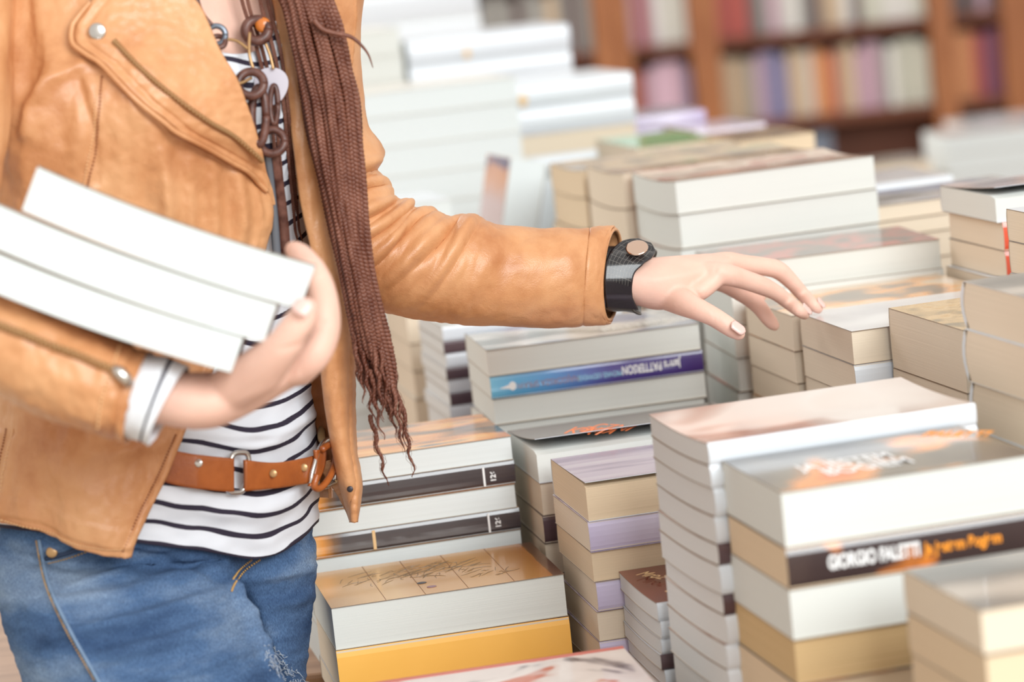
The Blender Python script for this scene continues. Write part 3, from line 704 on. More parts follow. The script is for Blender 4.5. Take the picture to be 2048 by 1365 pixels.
# torso described as rings: pixel row -> centre, half width, depth centre, half depth
TY = [-150, 0, 200, 400, 600, 760, 900, 1000, 1120, 1260]
TC = [330, 322, 302, 300, 310, 316, 322, 316, 306, 300]
TA = [300, 322, 338, 322, 300, 296, 306, 314, 322, 320]
TD = [2.37, 2.37, 2.36, 2.355, 2.35, 2.345, 2.335, 2.335, 2.335, 2.335]
TB = [.085, .105, .135, .125, .112, .105, .108, .112, .115, .115]
def TS(py, th, off=0.0):
    cx, ax, yc, b = smo(TY, TC, py), smo(TY, TA, py), smo(TY, TD, py), smo(TY, TB, py)
    p = P(cx + ax * math.cos(th), py, yc + .02 + .055 * math.cos(th) + b * math.sin(th))
    return p + Vector((math.cos(th), math.sin(th), 0)) * off
def THX(px, py):
    cx, ax = smo(TY, TC, py), smo(TY, TA, py)
    return -math.acos(max(-1, min(1, (px - cx) / ax)))
def TP(px, py, off=0.0): return TS(py, THX(px, py), off)
def ridge(px, py, line, w, a):
    """height of a fold running along a polyline"""
    best = 1e9; bt = 0
    for i in range(len(line) - 1):
        x0, y0 = line[i]; x1, y1 = line[i + 1]; dx, dy = x1 - x0, y1 - y0
        t = max(0, min(1, ((px - x0) * dx + (py - y0) * dy) / (dx * dx + dy * dy)))
        d = math.hypot(px - x0 - t * dx, py - y0 - t * dy)
        if d < best: best = d; bt = (i + t) / (len(line) - 1)
    return a * math.exp(-(best / w) ** 2) * (math.sin(PI * min(1, max(0, .08 + bt * .84))) ** .5)

# ---- loft through silhouette pairs
class Limb:
    def __init__(s, pairs): s.p = [tuple(q) + (0,) * (7 - len(q)) for q in pairs]; s.n = len(pairs) - 1
    def frame(s, t):
        ax, ay, bx, by, Y, rd, sk = cr_interp(s.p, t)
        A, B = P(ax, ay, Y), P(bx, by, Y)
        return (A + B) / 2, (A - B) / 2, Vector((sk, rd, 0))
    def pt(s, t, th, off=0):
        c, a, b = s.frame(t)
        v = a * math.cos(th) + b * math.sin(th)
        return c + v + v.normalized() * off
    def mesh(s, V, Fc, nr=40, seg=28, off=0, disp=None, t0=0, t1=None, cap=True, scale=1.0):
        base = len(V); t1 = s.n if t1 is None else t1
        for i in range(nr + 1):
            t = t0 + (t1 - t0) * i / nr; c, a, b = s.frame(t)
            for k in range(seg):
                th = 2 * PI * k / seg; v = (a * math.cos(th) + b * math.sin(th)) * scale
                d = off + (disp(t, th) if disp else 0)
                V.append(c + v + v.normalized() * d)
        for i in range(nr):
            for k in range(seg):
                k2 = (k + 1) % seg
                Fc.append((base + i * seg + k, base + i * seg + k2, base + (i + 1) * seg + k2, base + (i + 1) * seg + k))
        if cap:
            Fc.append(tuple(base + k for k in range(seg))[::-1]); Fc.append(tuple(base + nr * seg + k for k in range(seg)))
    def th_at(s, t, px, py):
        """front-side angle whose pixel is nearest the given one"""
        best = (1e9, 0)
        for k in range(61):
            th = -PI * k / 60; q = proj(s.pt(t, th)); d = (q[0] - px) ** 2 + (q[1] - py) ** 2
            if d < best[0]: best = (d, th)
        return best[1]
    def near(s, px, py, off=0, front=True):
        if not hasattr(s, 'g'): s.g = [(s.n * i / 80, -PI * k / 40) + tuple(proj(s.pt(s.n * i / 80, -PI * k / 40))) for i in range(81) for k in range(41)]
        best = min(((x - px) ** 2 + (y - py) ** 2, t, th) for t, th, x, y in s.g)
        _, t0, h0 = best
        for i in range(-6, 7):
            for k in range(-6, 7):
                t = min(s.n, max(0, t0 + s.n / 80 * i / 6)); th = h0 + PI / 40 * k / 6
                q = proj(s.pt(t, th)); d = (q[0] - px) ** 2 + (q[1] - py) ** 2
                if d < best[0]: best = (d, t, th)
        return best[1], best[2]

# ---- body: torso core, both arms with hands, one continuous skin
BV, BF = [], []
nr, seg = 46, 48; base = 0
for i in range(nr + 1):
    y = -170 + (1060 + 170) * i / nr
    for k in range(seg): BV.append(TS(y, 2 * PI * k / seg, -.006 - (.01 if y > 850 else 0)))
for i in range(nr):
    for k in range(seg): BF.append((i * seg + k, i * seg + (k + 1) % seg, (i + 1) * seg + (k + 1) % seg, (i + 1) * seg + k))
BF.append(tuple(range(seg))[::-1]); BF.append(tuple(nr * seg + k for k in range(seg)))
# arm reaching to the piles
armL = Limb([(690, -100, 560, -60, 2.41, .042), (690, 100, 590, 140, 2.42, .040), (700, 260, 610, 320, 2.43, .038), (735, 400, 660, 480, 2.44, .037), (810, 470, 770, 590, 2.45, .036),
             (950, 500, 930, 610, 2.47, .034), (1100, 510, 1090, 612, 2.485, .029), (1210, 513, 1202, 606, 2.505, .026), (1262, 514, 1256, 604, 2.515, .0255), (1300, 516, 1290, 614, 2.52, .027)])
armL.mesh(BV, BF, 70, 28)
palm = Limb([(1250, 514, 1245, 604, 2.512, .025), (1290, 516, 1278, 612, 2.518, .027, .002), (1340, 513, 1318, 620, 2.525, .031, .004), (1390, 510, 1366, 610, 2.535, .035, .008), (1430, 509, 1404, 584, 2.545, .037, .012), (1462, 514, 1428, 570, 2.55, .036, .014), (1478, 526, 1446, 560, 2.553, .030, .014)])
palm.mesh(BV, BF, 30, 28)
def finger(pts, V, Fc):
    n = len(pts) - 1; N_ = n * 7; P_, R__ = [], []
    x, y, Y, r = pts[0]; x1, y1, Y1, _ = pts[1]; p0 = P(x, y, Y); d0 = (P(x1, y1, Y1) - p0).normalized()
    pre = [(p0 - d0 * (r * math.sin(a)), r * math.cos(a)) for a in (1.35, 1.0, .65, .3)]
    for i in range(N_ + 1):
        x, y, Y, r = cr_interp(pts, n * i / N_); P_.append(P(x, y, Y)); R__.append(r)
    # rounded tip
    d = (P_[-1] - P_[-2]).normalized(); r = R__[-1]
    for k in range(1, 5):
        a = k / 4.3 * PI / 2; P_.append(P_[N_] + d * (r * math.sin(a))); R__.append(r * math.cos(a))
    P_ = [q[0] for q in pre] + P_; R__ = [q[1] for q in pre] + R__
    tube(V, Fc, P_, R__, 14)
tipM, tipI = PZ(1641, 621, FOOT['H1'][4] + .004), PZ(1614, 634, FOOT['H1'][4] + .004)
finger([(1385, 550, 2.528, .010), (1420, 547, 2.522, .0105), (1455, 550, 2.52, .0100), (1490, 560, 2.53, .0090), (1524, 572, 2.54, .0086), (1552, 586, 2.55, .0074), (1577, 605, 2.56, .0068), (1598, 622, tipI.y - .008, .0058), (1610, 631, tipI.y, .0045)], BV, BF)
finger([(1400, 535, 2.55, .009), (1445, 526, 2.553, .0100), (1490, 530, 2.56, .0092), (1530, 534, 2.57, .0086), (1557, 541, 2.578, .0086), (1583, 564, 2.587, .0074), (1605, 589, 2.595, .0068), (1626, 610, tipM.y - .005, .0060), (1637, 619, tipM.y, .0045)], BV, BF)
finger([(1410, 552, 2.575, .0105), (1450, 566, 2.582, .0095), (1476, 582, 2.588, .0085), (1500, 597, 2.592, .0083), (1519, 615, 2.592, .0075), (1534, 635, 2.592, .0070), (1545, 648, 2.592, .0062), (1549, 652, 2.592, .0050)], BV, BF)
finger([(1400, 548, 2.595, .011), (1435, 558, 2.602, .0085), (1465, 566, 2.606, .0075), (1492, 574, 2.606, .0070), (1512, 584, 2.603, .0062), (1522, 594, 2.60, .005)], BV, BF)
finger([(1310, 588, 2.522, .011), (1345, 597, 2.508, .0125), (1372, 608, 2.493, .0118), (1400, 621, 2.482, .0098), (1425, 633, 2.478, .0088), (1449, 648, 2.476, .0085), (1468, 661, 2.475, .0078), (1477, 668, 2.475, .0062)], BV, BF)
# web between thumb and index
finger([(1345, 580, 2.52, .011), (1375, 584, 2.512, .0105), (1398, 584, 2.508, .0085), (1415, 572, 2.512, .0085), (1430, 560, 2.515, .008)], BV, BF)
# arm that carries the books
armR = Limb([(-20, -60, -150, -60, 2.30, .040), (-30, 150, -160, 150, 2.24, .040), (-60, 330, -190, 330, 2.17, .040), (-80, 480, -190, 500, 2.10, .040), (-40, 560, -110, 690, 2.05, .040), (60, 610, 20, 750, 2.03, .038),
             (200, 690, 160, 815, 2.035, .030), (310, 732, 270, 846, 2.035, .025), (360, 745, 330, 848, 2.035, .024), (420, 745, 392, 860, 2.04, .028)])
armR.mesh(BV, BF, 70, 28)
palmR = Limb([(340, 742, 310, 846, 2.035, .023), (400, 748, 380, 858, 2.037, .027), (455, 738, 440, 853, 2.045, .033), (510, 700, 505, 824, 2.057, .036), (556, 668, 568, 786, 2.065, .036), (590, 640, 622, 752, 2.07, .034), (612, 612, 648, 710, 2.075, .030)])
palmR.mesh(BV, BF, 30, 28)
finger([(590, 735, 2.045, .013), (625, 712, 2.04, .0125), (645, 670, 2.045, .0112), (648, 625, 2.05, .0105), (642, 580, 2.06, .0100), (625, 540, 2.075, .0092), (604, 512, 2.095, .0085), (588, 500, 2.11, .0070)], BV, BF)
finger([(600, 730, 2.08, .013), (636, 700, 2.08, .0115), (652, 655, 2.085, .0108), (650, 605, 2.09, .0102), (640, 562, 2.10, .0092), (622, 530, 2.115, .0085), (606, 515, 2.125, .0065)], BV, BF)
finger([(600, 740, 2.105, .012), (634, 708, 2.11, .0108), (648, 665, 2.115, .010), (644, 620, 2.12, .0095), (632, 585, 2.128, .0088), (618, 560, 2.135, .0065)], BV, BF)
finger([(590, 745, 2.125, .011), (622, 718, 2.13, .0095), (636, 680, 2.138, .0088), (632, 645, 2.14, .0080), (622, 622, 2.145, .006)], BV, BF)
finger([(440, 790, 2.035, .016), (490, 760, 2.020, .0175), (530, 730, 2.005, .0160), (562, 698, 1.993, .0132), (586, 664, 1.988, .0115), (603, 637, 1.988, .0105), (612, 619, 1.990, .0085)], BV, BF)
body = pobj('body', BV, BF, SKIN)
md = body.modifiers.new('r', 'REMESH'); md.mode = 'VOXEL'; md.voxel_size = .0016; md.use_smooth_shade = True
md = body.modifiers.new('s', 'SMOOTH'); md.factor = .5; md.iterations = 9
bake(body)
HR = [([(1310, 560), (1370, 548), (1432, 538)], 9, .0009), ([(1432, 540), (1446, 546)], 12, .0014), ([(1456, 514), (1470, 518)], 10, .0010), ([(1522, 562), (1532, 566), (1538, 574)], 2.2, -.0006), ([(1530, 560), (1540, 570)], 2, -.0005), ([(1578, 596), (1584, 604)], 1.8, -.0005),
      ([(1424, 622), (1430, 632), (1428, 642)], 2.2, -.0006), ([(1434, 628), (1438, 640)], 2, -.0005), ([(1385, 580), (1395, 588), (1402, 596)], 3, -.0012), ([(1552, 528), (1566, 534)], 2, -.0005), ([(1468, 553), (1470, 566)], 2, -.0004),
      ([(560, 700), (600, 690), (630, 660)], 6, -.0010), ([(480, 800), (560, 770), (620, 740)], 10, .0012), ([(640, 650), (656, 645)], 4, -.0008), ([(636, 560), (650, 555)], 4, -.0007)]
NB = [v.normal.copy() for v in body.data.vertices]
for v, vn in zip(body.data.vertices, NB):
    if vn.y < .2:
        w_ = v.co + PL; q = proj(w_)
        if 420 < q[0] < 1640 and (q[0] > 1250 or q[0] < 680) and q[1] > 480:
            d = 0
            for l, w0, a in HR:
                if abs(q[0] - l[0][0]) < 120: d += ridge(q[0], q[1], l, w0, a)
            if d: v.co += vn * d
def nail(name, pa, pb, Y0, Y1, w, up, lift=.0):
    """nail between two pixels (root, tip) curved across the finger"""
    a, b = P(pa[0], pa[1], Y0), P(pb[0], pb[1], Y1); d = (b - a).normalized(); L = (b - a).length
    n = (up - d * up.dot(d)).normalized(); s = d.cross(n); V, Fc = [], []
    for i in range(9):
        u = i / 8; hw = w * (min(1, (u * 5 + .35)) if u < .2 else (1 if u < .7 else math.sqrt(max(0.02, 1 - ((u - .7) / .33) ** 2))))
        for k in range(9):
            v = -1 + 2 * k / 8
            V.append(a + d * (L * u) + s * (hw * v) + n * (lift + w * .55 * math.sqrt(max(0, 1 - (v * .85) ** 2)) - w * .3 - .0006 * u))
    for i in range(8):
        for k in range(8): Fc.append((i * 9 + k, i * 9 + k + 1, i * 9 + k + 10, i * 9 + k + 9))
    o = pobj(name, V, Fc, NAIL); solid(o, .0004); return o
vw = -f_
nail('nail', (1458, 651), (1485, 670), 2.470, 2.470, .0050, (vw + Vector((0.25, 0, .75))).normalized(), .0050)
nail('nail', (1598, 613), (1617, 630), tipI.y - .005, tipI.y, .0036, (vw + Vector((.5, 0, .9))).normalized(), .0042)
nail('nail', (1628, 601), (1644, 617), tipM.y - .004, tipM.y, .0034, (vw + Vector((.7, 0, .9))).normalized(), .0042)
nail('nail', (597, 634), (617, 606), 1.977, 1.981, .0066, (vw * 1.0 + Vector((-.2, 0, .1))).normalized(), .0062)

# ---- jacket
def patch(rows, cols, fn): 
    V = [fn(i / rows, j / cols) for i in range(rows + 1) for j in range(cols + 1)]
    Fc = [(i * (cols + 1) + j, i * (cols + 1) + j + 1, (i + 1) * (cols + 1) + j + 1, (i + 1) * (cols + 1) + j) for i in range(rows) for j in range(cols)]
    return V, Fc
XEy = [-150, 0, 50, 98, 156, 219, 273, 332, 383, 422, 465, 520, 600, 700, 790, 860, 945, 1020, 1107]
XEx = [330, 383, 405, 422, 449, 469, 484, 497, 512, 518, 514, 500, 470, 430, 395, 367, 337, 303, 272]
def xe(y): return smo(XEy, XEx, y)
RID = [([(120, -40), (140, 120), (110, 260), (90, 420)], 26, .007), ([(60, -60), (70, 120), (75, 330)], 20, .006), ([(190, 120), (140, 150), (105, 200), (100, 260)], 14, .006), ([(250, 150), (310, 260), (330, 420)], 24, .005),
       ([(330, 300), (338, 420), (330, 520)], 13, .004), ([(372, 320), (378, 430), (372, 540)], 12, .004), ([(412, 330), (418, 450), (405, 560)], 12, .0045), ([(455, 350), (462, 450), (450, 560)], 13, .005), ([(490, 380), (498, 450), (480, 540)], 8, .003),
       ([(180, 160), (205, 260), (210, 360)], 8, -.003), ([(150, 900), (200, 980), (190, 1090)], 40, .006), ([(40, 860), (30, 940), (10, 1030)], 6, .0025), ([(70, 870), (55, 950), (40, 1045)], 6, .0025), ([(240, 900), (300, 880), (345, 870)], 22, .004)]
def pan_off(px, py):
    d = .0165 + .0045 * nz(px / 55, py / 210, 1.3) + .0022 * nz(px / 24, py / 90, 4.1) + .001 * nz(px / 9, py / 22, 7)
    for l, w, a in RID: d += ridge(px, py, l, w, a * 1.5)
    e = xe(py) - px
    if 0 <= e < 26 and py > 300: d += .0018 * math.exp(-((e - 7) / 5) ** 2) - .0015 * math.exp(-((e - 18) / 4) ** 2)
    return d
hemu = [0, .04, .12, .22, .3, .4, .6, 1]; hemv = [1107, 1106, 1092, 1066, 1045, 1035, 1010, 1000]
def panelR(v, u):
    hy = smo(hemu, hemv, u); y = -150 + v * (hy + 150)
    t0 = THX(xe(y), y); th = t0 + (math.radians(-265) - t0) * u ** 1.15
    px = smo(TY, TC, y) + smo(TY, TA, y) * math.cos(th)
    d = pan_off(px, y) if math.sin(th) < .1 else .015
    if v > .985: d -= .001
    if .955 < v < .985: d += .0012
    return TS(y, th, d)
V, Fc = patch(260, 170, panelR)
jacket = pobj('jacket', V, Fc, LEA); solid(jacket, .0022)
# other half: back of the jacket and the panel hanging open toward the piles
def panelB(v, u):
    y = -150 + v * (1000 + 150); th = math.radians(-265 + 360) + math.radians(-100) * u   # from the back round to the side
    return TS(y, th, .014 + .003 * nz(u * 6, v * 9))
V, Fc = patch(60, 40, panelB)
o = pobj('jacket_back', V, Fc, LEA, jacket); solid(o, .0022)
LY = [-150, 0, 100, 200, 300, 400, 500, 600, 700, 800, 900, 965, 1000, 1045]
LI = [505, 548, 560, 577, 590, 602, 625, 640, 643, 652, 668, 681, 692, 704]
LO = [700, 713, 706, 695, 692, 700, 711, 712, 711, 708, 711, 722, 719, 711]
LYI = [2.355, 2.35, 2.345, 2.34, 2.335, 2.335, 2.335, 2.338, 2.34, 2.345, 2.35, 2.355, 2.365, 2.375]
LYO = [2.38, 2.38, 2.38, 2.38, 2.38, 2.38, 2.38, 2.365, 2.365, 2.365, 2.365, 2.365, 2.365, 2.36]
def panelL(v, u):
    y = -150 + 1195 * v; a, b = smo(LY, LI, y), smo(LY, LO, y)
    px = a + (b - a) * u; Y = smo(LY, LYI, y) * (1 - u) + smo(LY, LYO, y) * u
    Y -= .014 * math.sin(PI * min(1, u * 1.05)) ** .8 + .0012 * nz(px / 12, y / 40, 3) + .0008 * nz(px / 5, y / 9, 5) * (1 if u > .7 else .3)
    w = (b - px)
    if 3 < w < 22 and y > 480: Y -= .0016 * math.exp(-((w - 8) / 4) ** 2) * (1 + .2 * math.sin(y / 3.1)) - .0014 * math.exp(-((w - 15) / 3) ** 2)
    if y > 560 and u > .6: Y -= .0008 * (1 - abs(math.sin(y / 5.0 + px / 20))) * .5
    return P(px, y, Y)
V, Fc = patch(300, 34, panelL)
o = pobj('open_front_panel', V, Fc, LEA, jacket); solid(o, .0024, 1); frontL = o
def lining(v, u):
    y = 720 + 320 * v; a = smo([720, 800, 860, 930, 980, 1040], [612, 618, 632, 643, 668, 703], y); b = smo([720, 850, 930, 1000, 1040], [690, 700, 706, 712, 711], y)
    px = a + (b - a) * u
    return P(px, y, 2.40 - .02 * u + .004 * math.sin(u * 5 + v * 4))
V, Fc = patch(60, 16, lining); o = pobj('lining', V, Fc, LEA_IN, jacket); solid(o, .0015, 1)
def strap(v, u):
    a = smo([0, .3, .6, 1], [645, 664, 686, 706], v); y = 925 + 112 * v; 
    px = a - 9 + 20 * u * (1 - .4 * v); y += 12 * (u - .5) * -.6
    return P(px, y, 2.383 - .01 * u - .0016 * abs(math.sin(v * 40)) * math.sin(PI * u))
V, Fc = patch(120, 8, strap); o = pobj('hem_band', V, Fc, LEA, jacket); solid(o, .003, 1)
# hidden link between the open panel and the side of the jacket
def side(v, u):
    y = -150 + 1120 * v
    p0 = TS(y, math.radians(-8), .014); p1 = P(smo(LY, LO, y) - 12, y, 2.377)
    if y > 700: p1 = P(smo([700, 800, 930, 1000], [690, 690, 690, 700], y), y, 2.387)
    return p0.lerp(p1, u)
V, Fc = patch(60, 10, side); o = pobj('side_panel', V, Fc, LEA_IN, jacket); solid(o, .0015)
# collar seen past the hair
V, Fc = patch(30, 10, lambda v, u: P(smo([0, .5, 1], [640, 640, 650], v) + u * smo([0, .5, .75, 1], [72, 70, 66, 40], v), -120 + 235 * v, 2.365 + .03 * u - .012 * math.sin(PI * u)))
o = pobj('collar', V, Fc, LEA, jacket); solid(o, .003)
# lapel folded outward on the near panel
LLy = [-80, 0, 30, 50, 80, 100, 120, 160, 200, 240, 260, 290, 320, 345, 380, 410]
LLx = [235, 214, 194, 184, 184, 205, 228, 258, 290, 330, 350, 395, 438, 474, 503, 516]
def lapel(v, u):
    y = -80 + 490 * v; a, b = smo(LLy, LLx, y), xe(y) + 2
    if b < a + 1: b = a + 1
    px = a + (b - a) * u; e = px - a
    d = .028 - .006 * v + .0016 * math.exp(-((e - 9) / 6) ** 2) - .0012 * math.exp(-((e - 24) / 5) ** 2) + .0016 * nz(px / 40, y / 60, 9) + .0008 * nz(px / 14, y / 14, 2)
    d += .004 * math.exp(-((e - 60) / 40) ** 2) * min(1, v * 3)
    k_ = max(0, (v - .72) / .28); d = d * (1 - k_) + (pan_off(px, y) + .0012) * k_
    return TP(px, y, d)
V, Fc = patch(190, 60, lapel); lap = pobj('lapel', V, Fc, LEA, jacket); solid(lap, .003)
def curve_on(fn, pts, n):
    return [fn(*cr_interp(pts, (len(pts) - 1) * i / n)) for i in range(n + 1)]
def tube_part(name, pts, r, m, parent, seg=6, flat=None):
    V, Fc = [], []; tube(V, Fc, pts, r, seg, flat=flat); return pobj(name, V, Fc, m, parent)
tube_part('lapel_edge', curve_on(lambda x, y: TP(x, y, .0295 if y < 280 else .0295 + (pan_off(x, y) + .001 - .0295) * min(1, (y - 280) / 110)), [(214, 0), (192, 32), (184, 50), (184, 80), (205, 102), (228, 121), (258, 161), (290, 201), (330, 241), (350, 261), (395, 291), (438, 321), (474, 347), (503, 382)], 120), .0022, LEA, jacket)
def zipper(fn, pts, n, r, parent, toothm):
    V, Fc = [], []
    cs = curve_on(fn, pts, n)
    for i in range(n):
        d = (cs[i + 1] - cs[i]).normalized(); s = d.cross(vw).normalized() * (r * (1 if i % 2 else -1) * .45)
        tube(V, Fc, [cs[i] + s - s.normalized() * r * .7, cs[i] + s + s.normalized() * r * .7], r * .42, 5)
    z = pobj('zipper', V, Fc, toothm, parent)
    return z
DARKTAPE = mat('zip_tape', (156, 108, 64), .7)
zl = [(252, 76), (290, 128), (340, 184), (400, 240), (442, 272), (486, 322)]
tube_part('zipper_tape', curve_on(lambda x, y: TP(x, y, .0300), zl, 60), .0022, DARKTAPE, jacket)
zipper(lambda x, y: TP(x, y, .0325), zl, 110, .0014, jacket, BRASS)
def dome(name, c, n, r, h, m, parent, seg=24):
    a = n.cross(Vector((0.2, .1, 1))).normalized(); b = n.cross(a); V, Fc = [], []
    for j in range(7):
        t = PI / 2 * j / 6; rr_, hh = r * math.cos(t * .98), h * (.35 + .65 * math.sin(t))
        if j == 0: hh = 0
        if j == 1: rr_ = r
        for k in range(seg): V.append(c + a * rr_ * math.cos(2 * PI * k / seg) + b * rr_ * math.sin(2 * PI * k / seg) + n * hh)
    for j in range(6):
        for k in range(seg): Fc.append((j * seg + k, j * seg + (k + 1) % seg, (j + 1) * seg + (k + 1) % seg, (j + 1) * seg + k))
    Fc.append(tuple(6 * seg + k for k in range(seg))); Fc.append(tuple(range(seg))[::-1])
    return pobj(name, V, Fc, m, parent)
dome('snap', TP(226, 58, .031), vw, .0066, .0028, METAL, jacket)
dome('snap', P(700, 979, 2.338), vw, .0026, .001, mat('dark_metal', (60, 56, 60), .4, metal=.8), jacket)
def stitches(name, fn, pts, n, r, m, parent, gap=.45):
    V, Fc = [], []; cs = curve_on(fn, pts, n)
    for i in range(n): tube(V, Fc, [cs[i], cs[i].lerp(cs[i + 1], 1 - gap)], r, 4)
    return pobj(name, V, Fc, m, parent)
sf = lambda x, y: TP(x, y, pan_off(x, y) + .0006)
stitches('stitching', sf, [(222, 148), (216, 220), (206, 300), (196, 372)], 34, .0008, DTHREAD, jacket)
stitches('stitching', sf, [(214, 150), (209, 220), (198, 300), (188, 368)], 34, .0006, THREAD, jacket)
for dx in (0, 16): stitches('stitching', sf, [(52 + dx, 850), (40 + dx, 930), (22 + dx, 1030)], 28, .0007, THREAD if dx else DTHREAD, jacket)
stitches('stitching', sf, [(5, 1018), (100, 1048), (200, 1082), (262, 1090)], 60, .0006, THREAD, jacket)
stitches('stitching', lambda x, y: TP(x, y, pan_off(x, y) + .0008), [(352, 862), (322, 940), (288, 1015), (258, 1095)], 44, .0007, DTHREAD, jacket)

# sleeves
slL = Limb([(742, -140, 540, -110, 2.43, .058), (716, 60, 560, 110, 2.44, .056), (722, 190, 568, 235, 2.44, .056), (733, 255, 580, 320, 2.44, .055), (763, 303, 590, 395, 2.442, .055), (752, 340, 606, 432, 2.445, .052), (781, 376, 630, 490, 2.447, .054), (786, 402, 662, 535, 2.45, .052),
            (818, 405, 705, 580, 2.452, .053), (828, 420, 735, 600, 2.455, .050), (868, 422, 775, 618, 2.457, .051), (903, 440, 822, 630, 2.462, .047), (934, 431, 868, 637, 2.466, .047), (962, 441, 912, 642, 2.47, .045), (1002, 458, 972, 646, 2.475, .043), (1080, 464, 1058, 650, 2.485, .041), (1160, 463, 1142, 648, 2.495, .039, .002), (1206, 459, 1200, 645, 2.505, .038, .008), (1227, 457, 1220, 642, 2.51, .0375, .0105)])
FOL = [(4.6, 1.3, .20, .005), (5.6, 1.2, .16, .005), (6.9, 1.5, .22, .006), (8.2, 1.7, .22, .0055), (9.6, 1.9, .25, .005), (11.2, 1.8, .28, .0045), (12.6, 1.5, .3, .0035), (14.3, 1.0, .3, .002), (15.4, -.5, .25, .0018)]
def sl_disp(t, th):
    d = .0012 * nz(t * 1.1, math.cos(th) * 1.5, math.sin(th) * 1.5) + .0007 * nz(t * 3.2, math.cos(th) * 4, math.sin(th) * 4 + 9)
    s = math.sin(th)
    if s < .3:
        h = (th if th < PI else th - 2 * PI)          # 0 at the top outline, -pi at the bottom outline, front between
        for t0, k, w, a in FOL:
            x = t - (t0 + k * h * .55)
            fade = max(0, 1 - abs(h + 1.1) / 1.7)
            d += a * fade * (math.exp(-(x / w) ** 2) - .75 * math.exp(-((x - w * 1.9) / (w * .8)) ** 2))
        dd = t - 17.0
        d += .0014 * math.exp(-((t - 16.62) / .05) ** 2) * 0 - .0012 * math.exp(-((t - 16.35) / .07) ** 2)
    return d
V, Fc = [], []; slL.mesh(V, Fc, 330, 110, disp=sl_disp, cap=False)
sleeve = pobj('sleeve', V, Fc, LEA, jacket); solid(sleeve, .0026)
def on_sl(x, y, off=.0004):
    t, h = slL.near(x, y); return slL.pt(t, h, off + sl_disp(t, h % (2 * PI)))
tube_part('seam', curve_on(on_sl, [(742, 517), (790, 533), (850, 543), (950, 552), (1040, 560), (1120, 565), (1206, 572)], 90), .0009, THREAD, jacket)
cuffline = [slL.pt(16.35, -PI * k / 70, .0006 + sl_disp(16.35, (-PI * k / 70) % (2 * PI))) for k in range(71)]
V, Fc = [], []
for k in range(70): tube(V, Fc, [cuffline[k], cuffline[k].lerp(cuffline[k + 1], .6)], .0007, 4)
pobj('cuff_stitching', V, Fc, THREAD, jacket)
rim = [slL.pt(18, 2 * PI * k / 90, -.0012) for k in range(91)]
tube_part('cuff_rim', rim, .0018, LEA, jacket)
upR = Limb([(36, -160, -190, -140, 2.30, .06), (34, 0, -190, 20, 2.27, .06), (24, 130, -200, 170, 2.23, .058), (10, 300, -215, 330, 2.17, .056), (-20, 450, -225, 500, 2.11, .054), (-30, 540, -170, 690, 2.07, .052), (40, 575, -50, 765, 2.045, .050)])
loR = Limb([(-110, 480, -160, 720, 2.07, .052), (0, 545, -40, 772, 2.045, .050), (90, 600, 48, 812, 2.035, .048), (170, 645, 130, 848, 2.03, .045), (250, 685, 214, 872, 2.028, .042), (298, 706, 258, 886, 2.03, .040, .004)])
V, Fc = [], []
def ur_disp(t, th): return .003 * nz(t * .9, math.cos(th) * 3, math.sin(th) * 3) + .0015 * nz(t * 3, math.cos(th) * 6, 5)
upR.mesh(V, Fc, 110, 70, disp=ur_disp, cap=False)
o = pobj('upper_sleeve', V, Fc, LEA, jacket); solid(o, .0024)
def lr_disp(t, th): return .002 * nz(t * 2.0, math.cos(th) * 3, math.sin(th) * 3) + .001 * nz(t * 5, math.cos(th) * 6, 5) - .002 * math.exp(-((t - 4.35) / .1) ** 2)
V, Fc = [], []; loR.mesh(V, Fc, 120, 80, disp=lr_disp, cap=False)
o = pobj('lower_sleeve', V, Fc, LEA, jacket); solid(o, .0026)
def on_lr(x, y, off=.0006):
    t, h = loR.near(x, y); return loR.pt(t, h, off + lr_disp(t, h % (2 * PI)))
zr = [(-30, 640), (20, 660), (80, 684), (150, 712), (225, 742)]
tube_part('zipper_tape', curve_on(lambda x, y: on_lr(x, y, .0008), zr, 30), .0030, DARKTAPE, jacket)
zipper(lambda x, y: on_lr(x, y, .0038), zr, 62, .0022, jacket, BRASS)
tube_part('zip_slider', [on_lr(226, 742, .006), on_lr(238, 750, .007), on_lr(252, 762, .007), on_lr(264, 774, .006)], [.0028, .0048, .0044, .0032], METAL, jacket, 10)
stitches('stitching', on_lr, [(240, 690), (222, 745), (203, 800), (196, 858)], 20, .0008, THREAD, jacket, .3)
# striped shirt cuff under that sleeve
cufR = Limb([(286, 712, 240, 872, 2.028, .034), (330, 716, 276, 880, 2.026, .034), (374, 734, 300, 890, 2.026, .033, .004)])
V, Fc = [], []; cufR.mesh(V, Fc, 20, 48, cap=False, disp=lambda t, th: .0012 * nz(t * 2, math.cos(th) * 3, math.sin(th) * 3))
uvs = [(0, .62 + i / 20 * 1.0) for i in range(21) for k in range(48)]
CUFF = stripe_mat('striped_cuff', width=.09, base=(222, 225, 230))
o = pobj('shirt_cuff', V, Fc, CUFF, uv=[(0, i / 20 * 1.0 + .42) for i in range(21) for k in range(48)]); solid(o, .0018)

